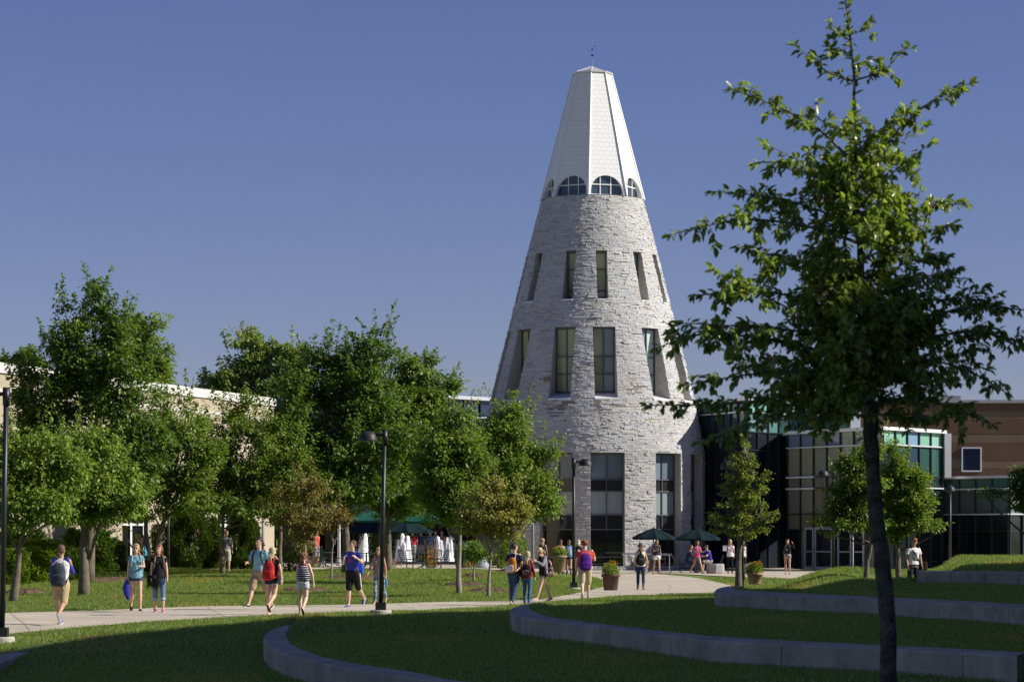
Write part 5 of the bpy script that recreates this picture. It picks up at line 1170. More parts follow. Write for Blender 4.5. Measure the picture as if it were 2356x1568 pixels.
# ------------------------------------------------------------------ people
SKIN = {'light': (.62, .40, .29), 'tan': (.50, .30, .20), 'pale': (.70, .49, .38)}
def rad_(a): return math.radians(a)
class Body:
    """loft helper collecting closed overlapping tapered volumes, fused by a voxel remesh"""
    def __init__(s): s.m = MB()
    def loft(s, secs, xdir=Vector((1, 0, 0)), n=12):
        """secs: (point, rx, ry) ; rx along xdir, ry across"""
        pts = [Vector(q[0]) for q in secs]; vs = []; N = len(pts)
        for i, (p, rx, ry) in enumerate(secs):
            t = (pts[min(i+1, N-1)]-pts[max(i-1, 0)]).normalized(); x = xdir-t*xdir.dot(t)
            x = x.normalized() if x.length > .05 else t.orthogonal().normalized(); y = t.cross(x)
            for k in range(n): a = 2*math.pi*k/n; vs.append(pts[i]+x*(rx*math.cos(a))+y*(ry*math.sin(a)))
        fs = [(i*n+k, i*n+(k+1) % n, (i+1)*n+(k+1) % n, (i+1)*n+k) for i in range(N-1) for k in range(n)]+[tuple(reversed(range(n))), tuple(range((N-1)*n, N*n))]
        s.m.raw(vs, fs)
    def limb(s, a, b, r0, r1, xdir=Vector((1, 0, 0)), fl=1.0, bulge=0, caps=True):
        a, b = Vector(a), Vector(b); d = (b-a); L = d.length; d = d/max(L, 1e-6); secs = []
        if caps: secs += [(a-d*r0*.95, r0*.25, r0*.25*fl), (a-d*r0*.6, r0*.78, r0*.78*fl)]
        for t in (0, .25, .5, .75, 1): r = r0+(r1-r0)*t+bulge*math.sin(math.pi*min(1, t*1.35)) if t < .75 else r0+(r1-r0)*t; secs.append((a+d*L*t, r, r*fl))
        if caps: secs += [(b+d*r1*.6, r1*.78, r1*.78*fl), (b+d*r1*.95, r1*.25, r1*.25*fl)]
        s.loft(secs, xdir)
    def ball(s, c, rx, ry, rz):
        c = Vector(c); secs = []
        for t in np.linspace(-1.45, 1.45, 9): secs.append((c+Vector((0, 0, rz*math.sin(t))), rx*math.cos(t), ry*math.cos(t)))
        s.loft(secs)
    def fuse(s, name, m, parent, M, voxel, smooth_it=2):
        me = bpy.data.meshes.new("t"); me.from_pydata(s.m.v, [], s.m.f); o = bpy.data.objects.new("t", me); col.objects.link(o)
        r = o.modifiers.new("r", 'REMESH'); r.mode = 'VOXEL'; r.voxel_size = voxel; r.adaptivity = 0
        if smooth_it: q = o.modifiers.new("s", 'SMOOTH'); q.iterations = smooth_it; q.factor = .5
        dg = bpy.context.evaluated_depsgraph_get(); me2 = bpy.data.meshes.new_from_object(o.evaluated_get(dg)); bpy.data.objects.remove(o); bpy.data.meshes.remove(me)
        me2.name = name; me2.transform(Matrix.Translation(-parent_origin(parent)) @ M); me2.materials.clear(); return link(name, me2, m, parent, True)

def person(px, py, head, label, heading=0, pose=None, sex='f', skin='light', hair=None, hlen=0, top=None, bottom=None, shoes=None, pack=None, Y=None, build=1.0, extras=(), sit=False, H=None, packlabel=None, hairstyle=''):
    """px,py = picture column and row of the feet; head = row of the top of the head"""
    g = hit(px, py) if Y is None else None
    if g is None: x = px2(px, Y); g = Vector((x, Y, gz(x, Y)+.02))
    Y = g.y; H = H or min(1.93, max(1.50, (py-head)/F*Y)); k = H/1.75
    p = dict(lL=20, lR=-18, kL=6, kR=28, sL=-15, sR=18, aL=8, aR=8, eL=12, eR=20, iL=0, iR=0, hp=0, hy=0, lean=2); p.update(pose or {})
    fem = sex == 'f'; sh = (.158 if fem else .19)*build**.5; hipw = .088
    hip = Vector((0, 0, 0)); J = {}
    def dn(t, a=0): t, a = rad_(t), rad_(a); return Vector((math.sin(a), -math.sin(t)*math.cos(a), -math.cos(t)*math.cos(a)))
    for s, nm in ((1, 'L'), (-1, 'R')):
        h = hip+Vector((s*hipw, 0, 0)); t = p['l'+nm]; kn = h+dn(t, s*1.5)*.43; an = kn+dn(t-p['k'+nm], s*.5)*.41
        ft = max(-48, min(10, (t-p['k'+nm])*.85)) if p['k'+nm] > 15 or t < 0 else (12 if t > 12 else 0)
        if sit: ft = 0
        f = Vector((s*.02, -math.cos(rad_(ft)), math.sin(rad_(ft)))); dwn = Vector((0, -math.sin(rad_(ft)), -math.cos(rad_(ft))))*-1
        dwn = f.cross(Vector((1, 0, 0))); dwn = dwn if dwn.z < 0 else -dwn
        heel = an+dwn*.075-f*.045; toe = an+dwn*.08+f*.165; J[nm] = (h, kn, an, heel, toe, f, dwn)
    low = min(min(J[q][3].z, J[q][4].z) for q in 'LR')-.022
    up = Vector((0, 0, -low))
    for q in 'LR': J[q] = tuple(v+up for v in J[q][:5])+J[q][5:]
    hip = up.copy(); ln = rad_(p['lean']); ax = Vector((0, -math.sin(ln), math.cos(ln)))
    def S(z, y=0, x=0): return hip+ax*z+Vector((x, y, 0))
    chest, neck = S(.40), S(.555); A = {}
    for s, nm in ((1, 'L'), (-1, 'R')):
        a0 = S(.50, 0, s*sh); t, ab, e = p['s'+nm], p['a'+nm], p['e'+nm]
        el = a0+dn(t, s*ab)*.285; inn = p['i'+nm]; fd = dn(t+e, s*(ab*.5-inn)); wr = el+fd*.245; A[nm] = (a0, el, wr, fd)
    hd = S(.555)+Vector((0, -.015, .035)); hp_ = rad_(p['hp']); up_h = Vector((0, -math.sin(hp_+ln*.5), math.cos(hp_+ln*.5))); hc = hd+up_h*.13; fw = Vector((0, -math.cos(hp_), -math.sin(hp_)))
    hy = rad_(p['hy']); fw = Matrix.Rotation(hy, 3, 'Z') @ fw
    rt = fw.cross(up_h).normalized()
    M = Matrix.Translation(g) @ Matrix.Rotation(rad_(heading), 4, 'Z') @ Matrix.Scale(k, 4)
    near = Y < 100; vox = .0105 if near else .016
    root = empty("person", g, label, "person", None)
    # body
    B = Body(); bw = build
    B.loft([(S(-.07), .10, .08), (S(-.03), .165*bw, .115*bw), (S(.03), (.168 if fem else .16)*bw, .118*bw), (S(.16), (.128 if fem else .148)*bw, .098*bw), (S(.30), (.142 if fem else .168)*bw, .108*bw), (S(.42), (.155 if fem else .19)*bw, .108*bw), (S(.50), sh*.93, .082), (S(.545), .085, .062), (S(.56), .04, .04)])
    if fem:
        for s in (-1, 1): B.ball(S(.375, -.085*bw, s*.07), .062, .055, .06)
    B.limb(S(.50), hd+up_h*.06, .058 if not fem else .048, .052 if not fem else .044)
    tf = 1.12 if bw > 1.05 else 1.0
    for s, nm in ((1, 'L'), (-1, 'R')):
        h, kn, an, heel, toe, f, dw = J[nm]; B.limb(h+Vector((0, 0, -.02)), kn, .086*tf, .054*tf); B.limb(kn, an, .054*tf, .036, bulge=.010)
        B.limb(heel+Vector((0, 0, .01)), toe, .032, .024, fl=1)
        B.limb(an, (heel+toe)/2-dw*.03, .034, .03)
        a0, el, wr, fd = A[nm]; ar = .044 if fem else .052; ar *= tf; B.limb(a0-Vector((s*.012, 0, 0)), el, ar, ar*.78); B.limb(el, wr, ar*.78, .024)
        # hand: palm, four curled fingers of different length, thumb from the side of the palm
        side = Vector((s, 0, 0))-fd*fd.dot(Vector((s, 0, 0))); side = side.normalized(); nrm = fd.cross(side).normalized()
        tp_ = Vector((0, -1, 0))-fd*fd.dot(Vector((0, -1, 0))); tp_ = tp_.normalized() if tp_.length > .3 else nrm; pn = fd.cross(tp_).normalized()
        if pn.dot(Vector((-s, 0, 0))) < 0: pn = -pn
        B.loft([(wr, .022, .018), (wr+fd*.03, .033, .017), (wr+fd*.075, .038, .015), (wr+fd*.09, .036, .013)], tp_)
        for i, (o_, L) in enumerate(((.028, .068), (.010, .076), (-.009, .070), (-.027, .055))):
            b0 = wr+fd*.082+tp_*o_; b1 = b0+fd*L*.5+pn*.012; b2 = b1+fd*L*.35+pn*L*.42; B.limb(b0, b1, .0095, .0088); B.limb(b1, b2, .0088, .0075)
        t0 = wr+fd*.025+tp_*.026; t1 = t0+fd*.035+tp_*.024+pn*.008; B.limb(t0, t1, .012, .0105); B.limb(t1, t1+fd*.03+pn*.012, .0105, .008)
    # head with nose, brow, jaw, ears
    def Hh(r_, f_, u): return hc+rt*r_+fw*f_+up_h*u
    secs = [(-.118, .030, .040, .050), (-.10, .044, .058, .034), (-.06, .062, .078, .016), (-.01, .072, .090, .004), (.04, .076, .096, -.004), (.08, .068, .084, -.010), (.105, .045, .055, -.012), (.118, .018, .02, -.012)]
    B.loft([(Hh(0, f_, u), rx, ry) for u, rx, ry, f_ in secs], rt)
    B.limb(Hh(0, .086, .018), Hh(0, .103, -.024), .009, .015); B.limb(Hh(-.035, .078, .032), Hh(.035, .078, .032), .012, .012)
    B.limb(Hh(-.014, .083, -.062), Hh(.014, .083, -.062), .010, .010); B.limb(Hh(-.012, .068, -.10), Hh(.012, .068, -.10), .018, .018)
    for s in (-1, 1): B.limb(Hh(s*.078, -.002, .012), Hh(s*.076, .004, -.028), .016, .010, fl=.6)
    B.fuse("body", mat("skin", SKIN[skin], .5, spec=.4, noise=(9, .06)), root, M, vox)
    # face details
    fm = MB(); 
    if near or abs(((heading+180) % 360)-180) < 100:
        e = MB()
        for s in (-1, 1):
            c = Hh(s*.031, .088, .010); r_ = .0085
            vs = [M @ (c+rt*(r_*1.4*math.cos(a))+up_h*(r_*math.sin(a))+fw*.004) for a in np.linspace(0, 2*math.pi, 9)[:-1]]; e.face(vs)
            bq = [M @ Hh(s*.018, .094, .030), M @ Hh(s*.046, .084, .031), M @ Hh(s*.046, .084, .036), M @ Hh(s*.018, .094, .036)]; e.face(bq)
        e.build("eyes", cmat((.05, .035, .03), .4), root)
        e = MB(); e.face([M @ Hh(-.020, .090, -.060), M @ Hh(0, .0985, -.066), M @ Hh(.020, .090, -.060), M @ Hh(0, .0985, -.056)]); e.build("mouth", cmat((.42, .13, .11), .5), root)
    vc = .012 if near else .018
    # hair
    if hair is not None:
        hm = mat("hair", hair, .55, spec=.45, noise=[(22, .35), (70, .3)], bump=(55, .9, .012)); B = Body()
        B.loft([(Hh(0, fo-.020, u), rx+.012, ry) for u, rx, ry, fo in [(-.05, .060, .05, -.045), (-.01, .070, .070, -.030), (.03, .078, .088, -.014), (.06, .078, .094, -.004), (.09, .068, .080, .002), (.118, .046, .056, .002), (.134, .016, .02, 0)]], rt)
        B.limb(Hh(-.045, .058, .082), Hh(.045, .058, .082), .024, .024)
        if hairstyle == 'curly':
            for i in range(26):
                a = i*2.4; q = Hh(math.cos(a)*.085, -.02+math.sin(a)*.085, .02+.09*((i*7) % 10)/10-.02); B.ball(q, .03, .03, .03)
        if hlen:
            rv = random.Random(int(px)); backo = -.085-.015; z0 = .02
            for s in ((-.06, -.025, .012, .05) if hlen > .1 else (0,)):
                w0 = .036; st = Hh(s, -.055, 0); pts = [st]; L = hlen*rv.uniform(.82, 1.08); sway = rv.uniform(-.02, .02)
                n_ = 6; secs = []
                for i in range(n_+1):
                    t = i/n_; q = Vector((st.x+(s*.75)*t+sway*t+.012*math.sin(t*9+s*80), st.y, st.z))-Vector((0, 0, L*t)); back_y = S(.5).y+.115*bw+.012
                    q.y = st.y*(1-min(1, t*2.2))+min(max(st.y+.02, back_y), st.y+.13)*min(1, t*2.2); secs.append((q, w0*(1.05-.55*t**2), .024*(1.1-.5*t)))
                B.loft(secs, Vector((1, 0, 0)), 8)
            if fem:
                for s in (-1, 1):
                    st = Hh(s*.074, .0, .03); L = min(hlen, .34); B.loft([(st, .016, .035), (Hh(s*.082, -.002, -.04), .018, .034), (Vector((s*.092, Hh(0, 0, 0).y-.02, st.z-.17)), .022, .032), (Vector((s*.105, S(.45).y-.085, st.z-.06-L*.72)), .024, .022), (Vector((s*.10, S(.4).y-.115, st.z-.09-L)), .010, .010)], Vector((1, 0, 0)), 8)
        B.fuse("hair", hm, root, M, .011 if near else .016, 1)
    # clothes
    def cloth(nm, kind, m):
        B = Body()
        if kind in ('tee', 'tank', 'long', 'polo', 'blouse', 'crop'):
            i = .016 if kind != 'blouse' else .03; zb = {'crop': .10, 'blouse': -.10}.get(kind, -.06); tp2 = 1.03 if kind in ('tee', 'polo') else 1
            B.loft([(S(zb), (.165*bw+i)*1.0*tp2, .118*bw+i), (S(max(.04, zb+.02)), (.166*bw+i)*tp2, .12*bw+i), (S(.17), (.138 if fem else .156)*bw+i, .106*bw+i), (S(.30), (.148 if fem else .172)*bw+i, .114*bw+i), (S(.42), (.158 if fem else .193)*bw+i, .114*bw+i), (S(.50), sh*.95+i*.5, .085+i*.5), (S(.545), .082 if kind != 'tank' else .07, .062), (S(.556), .06, .05)])
            if fem:
                for s in (-1, 1): B.ball(S(.375, -.085*bw, s*.07), .062+i*.6, .055+i*.8, .06+i*.6)
            for s, q in ((1, 'L'), (-1, 'R')):
                a0, el, wr, fd = A[q]; ar = (.044 if fem else .052)*tf
                if kind in ('tee', 'polo', 'blouse', 'crop') and not (kind == 'crop'): B.limb(a0-Vector((s*.03, 0, 0)), a0.lerp(el, .62 if not fem else .42), ar+.018, ar+.020, caps=False)
                if kind in ('long', 'crop'): B.limb(a0-Vector((s*.03, 0, 0)), el, ar+.015, ar+.004); B.limb(el, el.lerp(wr, .88), ar+.006, .036)
        elif kind == 'sleeves':
            for s, q in ((1, 'L'), (-1, 'R')):
                a0, el, wr, fd = A[q]; ar = .052*tf; B.limb(a0-Vector((s*.05, 0, -.01)), el, ar+.022, ar+.006); B.limb(el, el.lerp(wr, .75), ar+.007, .037)
        elif kind in ('shorts', 'longshorts', 'pants', 'slim', 'capri', 'skirtshorts'):
            i = {'slim': .008, 'capri': .010, 'pants': .020, 'longshorts': .030, 'shorts': .014, 'skirtshorts': .022}[kind]
            B.loft([(S(-.09), .11, .09), (S(-.04), .165*bw+i, .118*bw+i), (S(.03), .166*bw+i, .116*bw+i), (S(.085), .150*bw+i*.6, .106*bw+i*.6)])
            for q in 'LR':
                h, kn, an = J[q][:3]; h2 = h+Vector((0, 0, -.02)); f_ = {'shorts': .26, 'skirtshorts': .38, 'longshorts': 1.0}.get(kind)
                if kind == 'longshorts': B.limb(h2, h2.lerp(kn, 1.0), .090*tf+i, .072*tf+i*.6, caps=True)
                elif f_: B.limb(h2, h2.lerp(kn, f_), .088*tf+i, .084*tf+i*1.0, caps=False)
                else:
                    B.limb(h2, kn, .087*tf+i, .056*tf+i)
                    if kind == 'capri': B.limb(kn, kn.lerp(an, .45), .056*tf+i, .052*tf+i, caps=True)
                    else: B.limb(kn, kn.lerp(an, 1.0), .056*tf+i, .040+i, caps=True, bulge=.006)
        elif kind == 'cuffs':
            for q in 'LR': kn, an = J[q][1:3]; B.limb(kn.lerp(an, .30), kn.lerp(an, .46), .072, .070, caps=False)
        elif kind == 'cardigan':
            B.loft([(S(-.12, .03), .17*bw+.03, .10), (S(.05, .025), .15*bw+.03, .10), (S(.25, .02), .15*bw+.03, .11), (S(.42, .01), .165*bw+.02, .11), (S(.51, .0), sh*.97, .085), (S(.54), .08, .06)])
            for s, q in ((1, 'L'), (-1, 'R')): a0, el, wr, fd = A[q]; B.limb(a0-Vector((s*.03, 0, 0)), el, .062, .054); B.limb(el, el.lerp(wr, .9), .054, .038)
        return B.fuse(nm, m, root, M, vc, 1)
    for nm, kind, c in (top or []): cloth(nm, kind, c if isinstance(c, bpy.types.Material) else cmat(c))
    for nm, kind, c in (bottom or []): cloth(nm, kind, c if isinstance(c, bpy.types.Material) else cmat(c))
    if shoes is not None:
        cshoe, style = shoes
        for q in 'LR':
            h, kn, an, heel, toe, f, dw = J[q]; u = -dw
            so = Body(); so.loft([(heel-f*.02-u*.012, .024, .012), (heel+f*.02-u*.012, .036, .014), (heel.lerp(toe, .55)-u*.012, .040, .014), (toe-u*.012, .046, .014), (toe+f*.035-u*.010, .034, .012), (toe+f*.05-u*.008, .014, .009)])
            sole = so.fuse("sole", cmat((.72, .72, .72) if style in ('run', 'white') else (.05, .035, .03), .6), root, M, .010, 1); sole.name = "shoe_sole"
            if style != 'flip':
                B = Body(); B.loft([(heel-f*.012+u*.022, .028, .030), (heel+f*.03+u*.024, .038, .034), (heel.lerp(toe, .5)+u*.020, .042, .032), (toe+u*.010, .046, .024), (toe+f*.035+u*.004, .036, .016), (toe+f*.048, .015, .008)])
                if style == 'boot': B.limb(heel+f*.03+u*.03, an.lerp(kn, .30), .048, .050, caps=False)
                B.fuse("shoe", cmat(cshoe, .6), root, M, .011, 1)
            else:
                B = Body(); mid_ = heel.lerp(toe, .62)+u*.024
                for s in (-1, 1): B.limb(mid_+Vector((s*.036, 0, 0))-u*.02, toe+f*.01+u*.012, .007, .007)
                B.fuse("strap", cmat(cshoe, .6), root, M, .007, 0)
    Mi = M
    if pack:
        pc, pc2, shape = pack.get('c'), pack.get('c2', (.02, .02, .02)), pack.get('shape', 1.0); wd, ht = .155*shape, pack.get('h', .43)
        low_ = pack.get('low', 0); sx = pack.get('sx', 0)
        yb = .115*bw+.01; pm = pc if isinstance(pc, bpy.types.Material) else cmat(pc); pm2 = pc2 if isinstance(pc2, bpy.types.Material) else cmat(pc2)
        pr = empty("backpack", M @ S(.1, yb+.08), packlabel or "backpack worn by a walking student", "backpack", "backpacks worn by the students")
        def fr(z, y, x=0): return S(z-low_, yb+y, x+sx)
        B = Body(); zt = .47
        B.loft([(fr(zt-ht-.005, .07), wd*.62, .045), (fr(zt-ht+.03, .085), wd*1.0, .085), (fr(zt-ht*.65, .09), wd*1.06, .095), (fr(zt-ht*.3, .08), wd*.98, .082), (fr(zt-.06, .065), wd*.80, .062), (fr(zt-.01, .045), wd*.5, .035), (fr(zt+.0, .04), wd*.2, .015)], n=16)
        B.fuse("bag", pm, pr, Mi, .012, 1)
        B = Body(); B.loft([(fr(zt-ht+.02, .16), wd*.72, .025), (fr(zt-ht+.06, .18), wd*.80, .034), (fr(zt-ht*.55, .18), wd*.76, .030), (fr(zt-ht*.5, .165), wd*.5, .015)], n=14); B.fuse("front_pocket", pm2, pr, Mi, .011, 1)
        for s in (-1, 1):
            B = Body(); path = [fr(zt-.05, .0, s*.055), S(.535, .05, s*.085), S(.548, .0, s*.10), S(.50, -.085, s*.108), S(.40, -.118*bw-.018, s*.118), S(.27, -.10*bw-.02, s*.135), S(.16, -.02, s*(.150*bw+.02)), fr(zt-ht+.05, .02, s*wd*.9)]
            for a_, b_ in zip(path[:-1], path[1:]): B.limb(a_, b_, .023, .021, fl=.55)
            B.fuse("shoulder_strap", pm2 if pack.get('strap') is None else cmat(pack['strap']), pr, Mi, .010, 1)
    for fn in extras: fn(root, M, S, A, J, Hh, bw)
    return root, M, S, A, J, Hh
def sunglasses(root, M, S, A, J, Hh, bw):
    m = MB()
    for s in (-1, 1): m.face([M @ Hh(s*.012, .098, .022), M @ Hh(s*.055, .084, .024), M @ Hh(s*.052, .086, -.006), M @ Hh(s*.016, .099, -.004)])
    m.face([M @ Hh(-.012, .1, .018), M @ Hh(.012, .1, .018), M @ Hh(.012, .1, .012), M @ Hh(-.012, .1, .012)]); m.build("glasses", cmat((.02, .02, .02), .15), root)
def emblem(root, M, S, A, J, Hh, bw):
    m = MB(); c = S(.30, -.150*bw); n = 20
    for (r0, r1) in ((.040, .052), (.014, .026)):
        for k in range(n if r0 > .03 else 15):
            a, b = 2*math.pi*(k+2.5)/n, 2*math.pi*(k+3.5)/n
            m.face([M @ (c+Vector((math.cos(x)*r*1.1, .02*abs(math.cos(x))*0-.0, math.sin(x)*r))) for x, r in ((a, r0), (b, r0), (b, r1), (a, r1))])
    for i in range(4): x = -.045+.026*i; m.face([M @ (S(.395, -.146*bw, x+u)+Vector((0, 0, v))) for u, v in ((0, 0), (.018, 0), (.018, .026), (0, .026))])
    m.build("shirt_emblem", cmat((.62, .05, .05), .7), root)
def whitestripe(root, M, S, A, J, Hh, bw):
    for q, s in (('L', 1), ('R', -1)):
        h, kn = J[q][:2]; B = Body(); a = h+Vector((s*.105, 0, -.03)); b = h.lerp(kn, 1.05)+Vector((s*.075, .0, 0)); B.limb(a, b, .024, .022, caps=False); B.fuse("side_stripe", cmat((.7, .7, .72)), root, M, .010, 0)
def fringe_top(root, M, S, A, J, Hh, bw): pass
def toppos(M, p): return M @ p
W_, BK, NV = (.78, .78, .80), (.012, .012, .014), (.012, .016, .05)
denim, denimd, khaki = (.10, .16, .28), (.035, .06, .13), (.46, .35, .20)
blond, pblond, brown, dbrown, red_h, auburn = (.42, .28, .12), (.58, .47, .28), (.14, .075, .035), (.035, .022, .015), (.30, .075, .015), (.22, .10, .04)
PL = {}
PL[1] = person(140, 1438, 1253, "man in white tee with blue sleeves and khaki shorts walking away with grey backpack", 172, dict(lL=18, kL=4, lR=-16, kR=42, sR=22, eR=75, iR=22, sL=5, aL=6, eL=10), 'm', 'tan', (.13, .075, .04), 0,
  [("shirt", 'tank', W_), ("sleeves", 'sleeves', (.05, .05, .36))], [("shorts", 'longshorts', khaki)], ((.12, .16, .50), 'run'), dict(c=(.06, .075, .095), c2=(.045, .055, .07), h=.50, shape=1.08, low=.02, strap=(.02, .02, .02)), packlabel="charcoal grey backpack on the man with blue sleeves")
PL[2] = person(313, 1406, 1253, "smiling girl in glasses, teal tee and denim shorts walking towards the camera", 12, dict(lL=6, kL=4, lR=-8, kR=32, sL=25, eL=70, iL=30, sR=-6, eR=8, hy=-14), 'f', 'light', blond, .42,
  [("shirt", 'tee', (.17, .34, .42))], [("shorts", 'shorts', denimd)], ((.02, .02, .022), 'run'), dict(c=(.20, .48, .52), c2=(.02, .025, .03), sx=.03, strap=(.25, .55, .58)), extras=(sunglasses,), packlabel="teal and black backpack on the girl in glasses", hairstyle='')
PL[3] = person(366, 1409, 1257, "girl in black short-sleeved top, rolled jeans and pink trainers", 8, dict(lL=5, kL=4, lR=-3, kR=8, sL=2, eL=14, sR=-2, eR=18, hy=-22), 'f', 'light', auburn, .30,
  [("shirt", 'tee', BK)], [("jeans", 'capri', (.12, .20, .34)), ("rolled_cuffs", 'cuffs', (.34, .42, .50))], ((.75, .10, .34), 'run'), dict(c=blotch([(.4, .36, .34), (.16, .12, .11), (.5, .46, .44)], 30), c2=(.2, .17, .16), sx=.04), packlabel="grey patterned backpack on the girl in black top")
PL[4] = person(320, 1292, 1221, "blonde woman in green top holding a phone to her ear behind the junipers", -50, dict(sR=35, eR=120, aR=20, hp=18, lL=8, lR=-6), 'f', 'light', blond, .32, [("shirt", 'tank', (.14, .22, .20))], [("jeans", 'slim', denim)], ((.05, .05, .05), 'run'), dict(c=(.12, .45, .62), c2=(.10, .38, .55), low=.12), Y=113, packlabel="bright blue bag on the woman behind the junipers", H=1.78)
PL[5] = person(521, 1297, 1218, "man in grey tee, pale shorts and sunglasses half hidden by a slender trunk", 6, dict(lL=12, kL=3, lR=-14, kR=26, sL=0, eL=10, sR=0), 'm', 'tan', (.25, .15, .08), 0, [("shirt", 'tee', (.22, .23, .29))], [("shorts", 'longshorts', (.50, .48, .42))], ((.25, .32, .55), 'run'), dict(c=(.02, .02, .025)), extras=(sunglasses,), Y=121, packlabel="black backpack on the man in sunglasses", H=1.80)
PL[6] = person(598, 1403, 1234, "young man in light blue polo and khaki shorts striding left beside the blonde woman", -28, dict(lL=-20, kL=12, lR=26, kR=4, sR=20, eR=70, iR=20, sL=-10, eL=15, hy=-12), 'm', 'light', dbrown, 0, [("shirt", 'polo', (.24, .50, .58))], [("shorts", 'longshorts', (.36, .28, .18))], ((.03, .03, .035), 'run'), dict(c=(.02, .025, .035), c2=(.02, .02, .03)), packlabel="black backpack on the man in light blue polo")
PL[7] = person(626, 1414, 1261, "blonde woman in black top and navy shorts walking away with red backpack", 160, dict(lL=2, kL=3, lR=-10, kR=48, sR=-16, aR=20, eR=10, sL=20, eL=60), 'f', 'light', pblond, .34, [("shirt", 'tee', BK)], [("shorts", 'shorts', (.02, .03, .08))], ((.03, .02, .02), 'flip'), dict(c=(.55, .035, .035), c2=(.50, .03, .03), shape=1.08, h=.48), build=1.18, packlabel="plain red backpack on the blonde woman")
PL[8] = person(698, 1418, 1272, "curly brown-haired woman in red tank and white shorts walking away", 168, dict(lL=4, kL=3, lR=-10, kR=42, sR=-8, aR=20, eR=10, sL=5, eL=20), 'f', 'pale', auburn, .28, [("shirt", 'tank', blotch([(.60, .05, .05), (.65, .3, .3), (.5, .03, .03)], 26))], [("shorts", 'skirtshorts', (.62, .68, .74))], ((.65, .45, .36), 'flip'), dict(c=stripes(NV, W_, 19, 'Z', .72), c2=stripes(NV, W_, 19, 'Z', .72), shape=1.05, sx=-.06), packlabel="navy and white striped backpack on the curly-haired woman", hairstyle='curly')
PL[9] = person(812, 1397, 1245, "man in royal blue tee with red emblem and black athletic shorts", -22, dict(lL=-18, kL=34, lR=4, kR=2, sL=14, eL=112, iL=34, aL=26, sR=14, eR=118, iR=30, aR=10, hy=-30), 'm', 'light', (.10, .06, .035), 0, [("shirt", 'tee', (.04, .055, .30))], [("shorts", 'longshorts', BK)], ((.06, .10, .32), 'run'), dict(c=(.02, .08, .48), c2=(.02, .07, .42), low=.12, sx=.05), extras=(emblem, whitestripe), packlabel="bright blue backpack on the man in royal blue tee")
PL[10] = person(872, 1390, 1260, "blonde woman in patterned tank and ripped jeans half hidden by the lamp post", -14, dict(lL=-14, kL=30, lR=8, kR=3, sR=14, aR=18, sL=-8, aL=10), 'f', 'tan', blond, .16, [("shirt", 'tank', stripes((.40, .32, .34), (.14, .12, .17), 24, 'Z', .5))], [("jeans", 'slim', blotch([(.16, .22, .32), (.10, .14, .24), (.42, .45, .48)], 14))], ((.5, .25, .14), 'flip'), dict(c=blotch([(.5, .09, .03), (.05, .08, .08), (.5, .28, .1)], 26), c2=(.35, .08, .04), low=.05), packlabel="orange patterned backpack partly hidden by the lamp post")
PL[11] = person(1182, 1393, 1252, "dark-haired man in navy tee and baggy jeans walking away", 150, dict(lL=12, kL=18, lR=-10, kR=20, sL=2, eL=18, sR=12, eR=40, hy=-24), 'm', 'light', dbrown, 0, [("shirt", 'tee', NV)], [("jeans", 'pants', (.045, .075, .13))], ((.09, .07, .05), 'run'), dict(c=(.50, .20, .035), c2=(.62, .62, .64), low=.03, sx=-.05, strap=(.6, .6, .62)), packlabel="orange backpack with white pocket on the man in navy", build=1.08)
PL[12] = person(1213, 1393, 1271, "long-haired blonde woman in dark red sleeves and tight jeans walking away", 158, dict(lL=4, kL=4, lR=-3, kR=10, sL=-6, eL=10, sR=4, eR=20, hp=6), 'f', 'light', pblond, .46, [("shirt", 'long', (.20, .02, .018))], [("jeans", 'slim', (.07, .14, .27))], ((.05, .04, .04), 'run'), dict(c=BK, c2=blotch([(.3, .27, .26), (.03, .02, .02), (.14, .05, .05)], 30), shape=1.0, h=.38, low=.06, sx=-.05), packlabel="small black backpack with striped pocket on the long-haired blonde")
PL[13] = person(1250, 1384, 1268, "blonde woman in grey cardigan looking down at her phone, bare legs apart", -60, dict(lL=22, kL=4, lR=-18, kR=8, sL=25, eL=95, iL=8, sR=25, eR=95, hp=42), 'f', 'light', pblond, .14, [("top", 'tank', BK), ("cardigan", 'cardigan', (.26, .26, .31))], [("shorts", 'shorts', BK)], ((.5, .35, .35), 'run'), dict(c=blotch([(.06, .03, .03), (.55, .26, .28), (.04, .02, .02), (.5, .38, .3)], 16), c2=(.08, .04, .04), low=.04), packlabel="dark floral backpack on the woman in grey cardigan", Y=82.5, H=1.62)
PL[14] = person(1346, 1377, 1246, "red-haired man in coral tee and khaki shorts walking away, head bent", 183, dict(lL=-10, kL=26, lR=8, kR=4, sR=20, eR=85, aR=16, sL=6, eL=18, hp=20), 'm', 'pale', red_h, 0, [("shirt", 'tee', (.55, .09, .06))], [("shorts", 'longshorts', (.50, .42, .29))], ((.03, .02, .02), 'run'), dict(c=(.09, .018, .25), c2=(.10, .02, .28), shape=1.12, h=.50, low=.03, strap=(.13, .03, .34)), build=1.22, Y=86, H=1.80, packlabel="purple backpack on the red-haired man", hairstyle='curly')
FARP = dict(lL=10, lR=-10, kL=3, kR=16)
PL[15] = person(1248, 1318, 1231, "curly blonde woman with bare shoulders and black backpack before the tower windows", 178, FARP, 'f', 'tan', blond, .34, [("top", 'tank', BK)], [("shorts", 'shorts', BK)], (BK, 'run'), dict(c=BK, c2=(.03, .03, .03)), Y=124, H=1.68, hairstyle='curly', packlabel="black backpack on the curly blonde woman near the tower")
